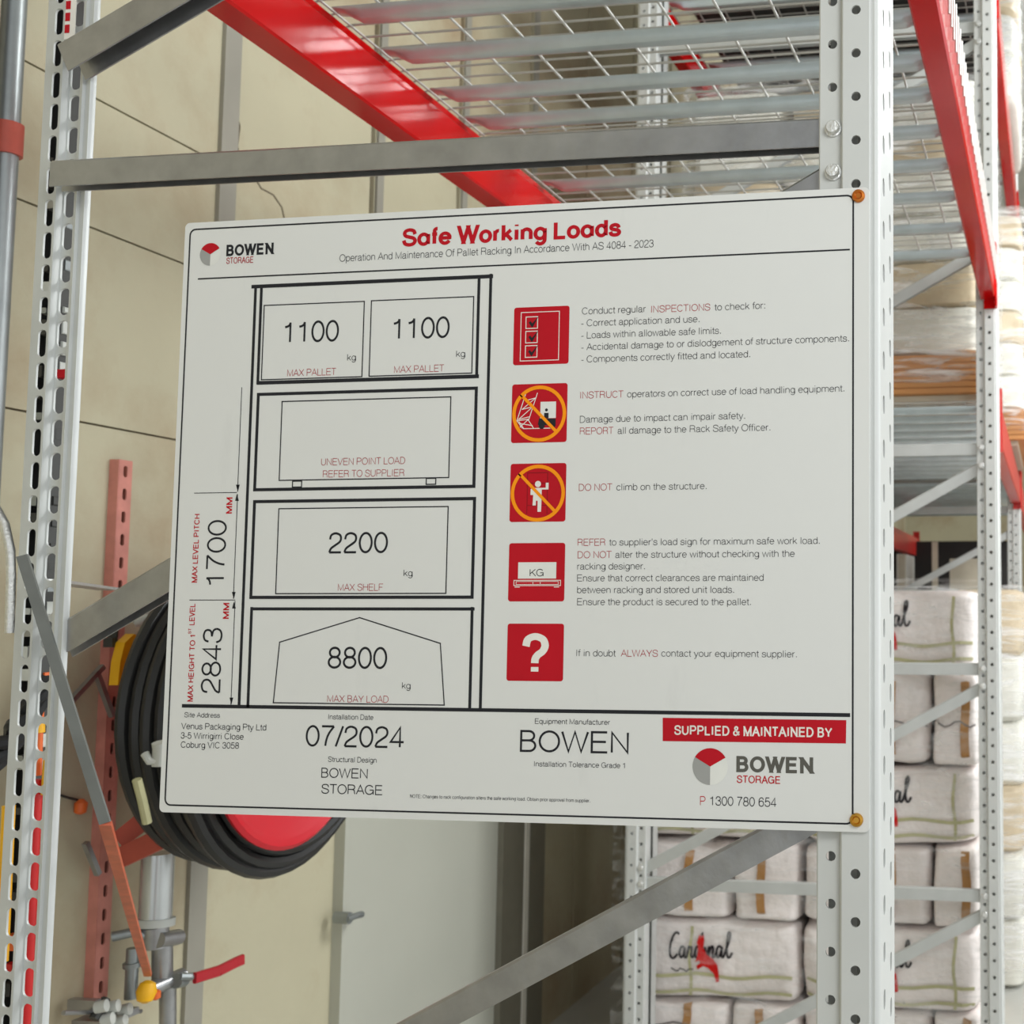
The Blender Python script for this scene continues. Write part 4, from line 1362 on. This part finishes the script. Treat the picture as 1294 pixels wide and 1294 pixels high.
b.box(at(108, 1286, X=-1.88) + Vector((-.03, 0, -.02)), at(176, 1272, X=-1.84))
b.box(at(104, 1278, X=-1.89) + Vector((-.02, 0, 0)), at(120, 1265, X=-1.85))
b.build('body', 'galvanised', vb)
for u, v in ((128, 1272), (143, 1272), (158, 1276), (136, 1288), (152, 1290)):
    MB().lathe([(.003, -.012), (.011, -.010), (.012, .010), (.004, .013)], at(u, v, X=-1.835), (1, .3, .2), 12).build('nut', 'pale pipe', vb, True)
MB().tube([at(118, 1288, X=-1.85), at(134, 1262, X=-1.85)], .009, 8).build('elbow', 'dark steel', vb, True)
b = MB().tube([at(70, 1003, X=-1.925), at(86, 1008, X=-1.922), at(102, 1012, X=-1.92)], .0025, 6)
tp = thing('hanging_plug', 'small orange plug hanging from a thin wire on the wall', 'plug', at(102, 1026, X=-1.92))
b.build('thin_wire', 'dark steel', tp, True)
MB().lathe([(.004, -.014), (.011, -.01), (.012, .008), (.004, .016)], at(102, 1020, X=-1.915), (0, .1, 1), 10).build('plug_body', 'orange', tp, True)

# ------------------------------------------------------------------ left edge: conduit, strap, cable, tools and post backing
cp_ = thing('conduit', 'grey steel conduit running up the wall at the left edge', 'conduit', (-1.88, at(14, 600, X=-1.88).y, 0))
q = at(13, 100, X=-1.88)
MB().tube([(-1.88, q.y, 1.0), (-1.88, q.y, 5)], .02, 14).build('pipe', 'steel pipe', cp_, True)
MB().tube([(-1.88, q.y, at(13, 185, X=-1.88).z - .02), (-1.88, q.y, at(13, 172, X=-1.88).z + .02)], .026, 14).build('coupler', 'arm primer', cp_, True)
MB().tube([(-1.88, q.y - .075, 1.0), (-1.88, q.y - .075, 5)], .018, 12).build('dark_pipe', 'dull black', cp_, True)
# diagonal strap: grey at the top, orange lower down
sd = thing('diagonal_stay', 'long thin diagonal stay running from the left post down to the valve, orange lower half', 'stay', at(190, 1235, X=-1.79))
A = at(28, 702, 1.285)
B = at(187, 1232, X=-1.755)
Mm = at(133, 1040, 1.33)
fl = [(-.006, -.0025), (.006, -.0025), (.006, .0025), (-.006, .0025)]
fm = [(-.0065, -.003), (.0065, -.003), (.0065, .003), (-.0065, .003)]
MB().sweep(fl, A, Mm, (1, .4, 0)).build('upper_length', 'stay grey', sd)
MB().sweep(fm, Mm, B, (1, .4, 0)).build('lower_length', 'stay orange', sd)['label'] = 'orange lower length of the stay'
# thin bracket plate sticking out of the left post
b = MB()
a, c = at(36, 735, YL + .004), at(124, 746, YL + .35)
b.add([a, a + Vector((0, 0, .004)), c, c + Vector((0, 0, .004)), a + Vector((.0, .05, 0)), a + Vector((0, .05, .004)), c + Vector((.0, .05, 0)), c + Vector((0, .05, .004))],
      [(0, 2, 3, 1), (4, 5, 7, 6), (0, 4, 6, 2), (1, 3, 7, 5), (0, 1, 5, 4), (2, 6, 7, 3)])
tag(b.build('bracket_plate', 'zinc bolt'), 'thin bright metal plate jutting from the left post above the brace', 'bracket')
# black corrugated cable bundle
b = MB()
P0_, P1_ = at(-14, 965, 1.40), at(58, 862, 1.42)
for k in range(3):
    pts = []
    for i in range(25):
        t_ = i / 24
        q = P0_.lerp(P1_, t_)
        a_ = t_ * 9 + k * 2.09
        pts.append(q + Vector((0, math.cos(a_), math.sin(a_))) * .010 + Vector((0, 0, -.01 * math.sin(t_ * math.pi))))
    b.tube(pts, .0095, 8)
tag(b.build('cable_bundle', 'dull black', smooth=True), 'twisted black cable bundle crossing the left edge', 'cable')
# bright curved pipe end at the left edge
b = MB().tube([at(-6, 640, 1.5), at(6, 662, 1.5), at(13, 695, 1.5), at(14, 730, 1.5), at(12, 800, 1.5)], .006, 10)
tag(b.build('bent_tube', 'zinc bolt', smooth=True), 'bright bent tube at the left edge beside the post', 'tube')
# dark backing panel added behind the left post so its windows read dark
tr = thing('post_backing', 'added dark backing panel crowded with fittings, seen through the windows of the left post', 'backing panel', (-1.41, 1.53, .2))
TX0, TX1 = at(33, 560, 1.53).x, at(77, 560, 1.53).x
MB().box((TX0, 1.55, .2), (TX1, 1.553, 4)).box((TX0, 1.538, .2), (TX0 + .003, 1.55, 4)).box((TX1 - .003, 1.51, .2), (TX1, 1.55, 4)).build('channel', 'dark steel', tr)
tools = [((46, 985), (30, 1310), 'tool red', 'long red bar', .008, 'long bright red bar standing behind the left post'), ((11, 1018), (2, 1215), 'yellow', 'yellow level', .008, 'long yellow bar at the bottom left edge'), ((61, 960), (58, 1004), 'yellow', 'yellow handle', .006, 'short yellow handle behind the left post'),
         ((50, 880), (46, 980), 'orange', 'orange handle', .006, 'orange handle behind the left post'), ((46, 912), (46, 926), 'yellow', 'tape', .010, 'small yellow tape measure behind the left post')]
NM = ['pry_bar', 'spirit_level', 'hand_tool', 'hand_tool', 'tape_measure']
for k, (a, c, mm, _, r_, lab) in enumerate(tools):
    b = MB().tube([at(*a, 1.465), at(*c, 1.465)], r_, 10)
    tag(b.build(NM[k], mm, smooth=True), lab, NM[k].replace('_', ' '))
cols = ['dull black', 'steel pipe', 'yellow', 'dark steel', 'orange', 'pale pipe', 'tool red', 'dull black', 'zinc bolt']
rr = random.Random(5)
FX0, FXM, FX1 = at(39, 560, 1.52).x, at(55, 560, 1.52).x, at(74, 560, 1.52).x
for k in range(62):
    z = .75 + k * .031
    hot = z < 1.55
    for X0, X1 in ((FX0, FXM - .002), (FXM + .002, FX1)):
        mm = rr.choice(['dull black', 'dull black', 'steel pipe', 'yellow', 'orange', 'pale pipe', 'dark steel', 'tool red'] if hot else ['dull black', 'dark steel', 'steel pipe', 'pale pipe', 'dark steel', 'galvanised'])
        if rr.random() < .72 and k < 50:
            hh = rr.uniform(.008, .022)
            MB().prism(rrect(X0, z, X1 - rr.uniform(0, .008), z + hh, .002, 2), (1, 0, 0), (0, 0, 1), (0, 1.52, 0), (0, .0295, 0)).build('fitting', mm, tr)
q = at(74, 471, 1.5)
MB().box((q.x - .011, 1.505, q.z - .006), (q.x + .011, 1.519, q.z + .006)).build('red_tag', 'ink red', tr)
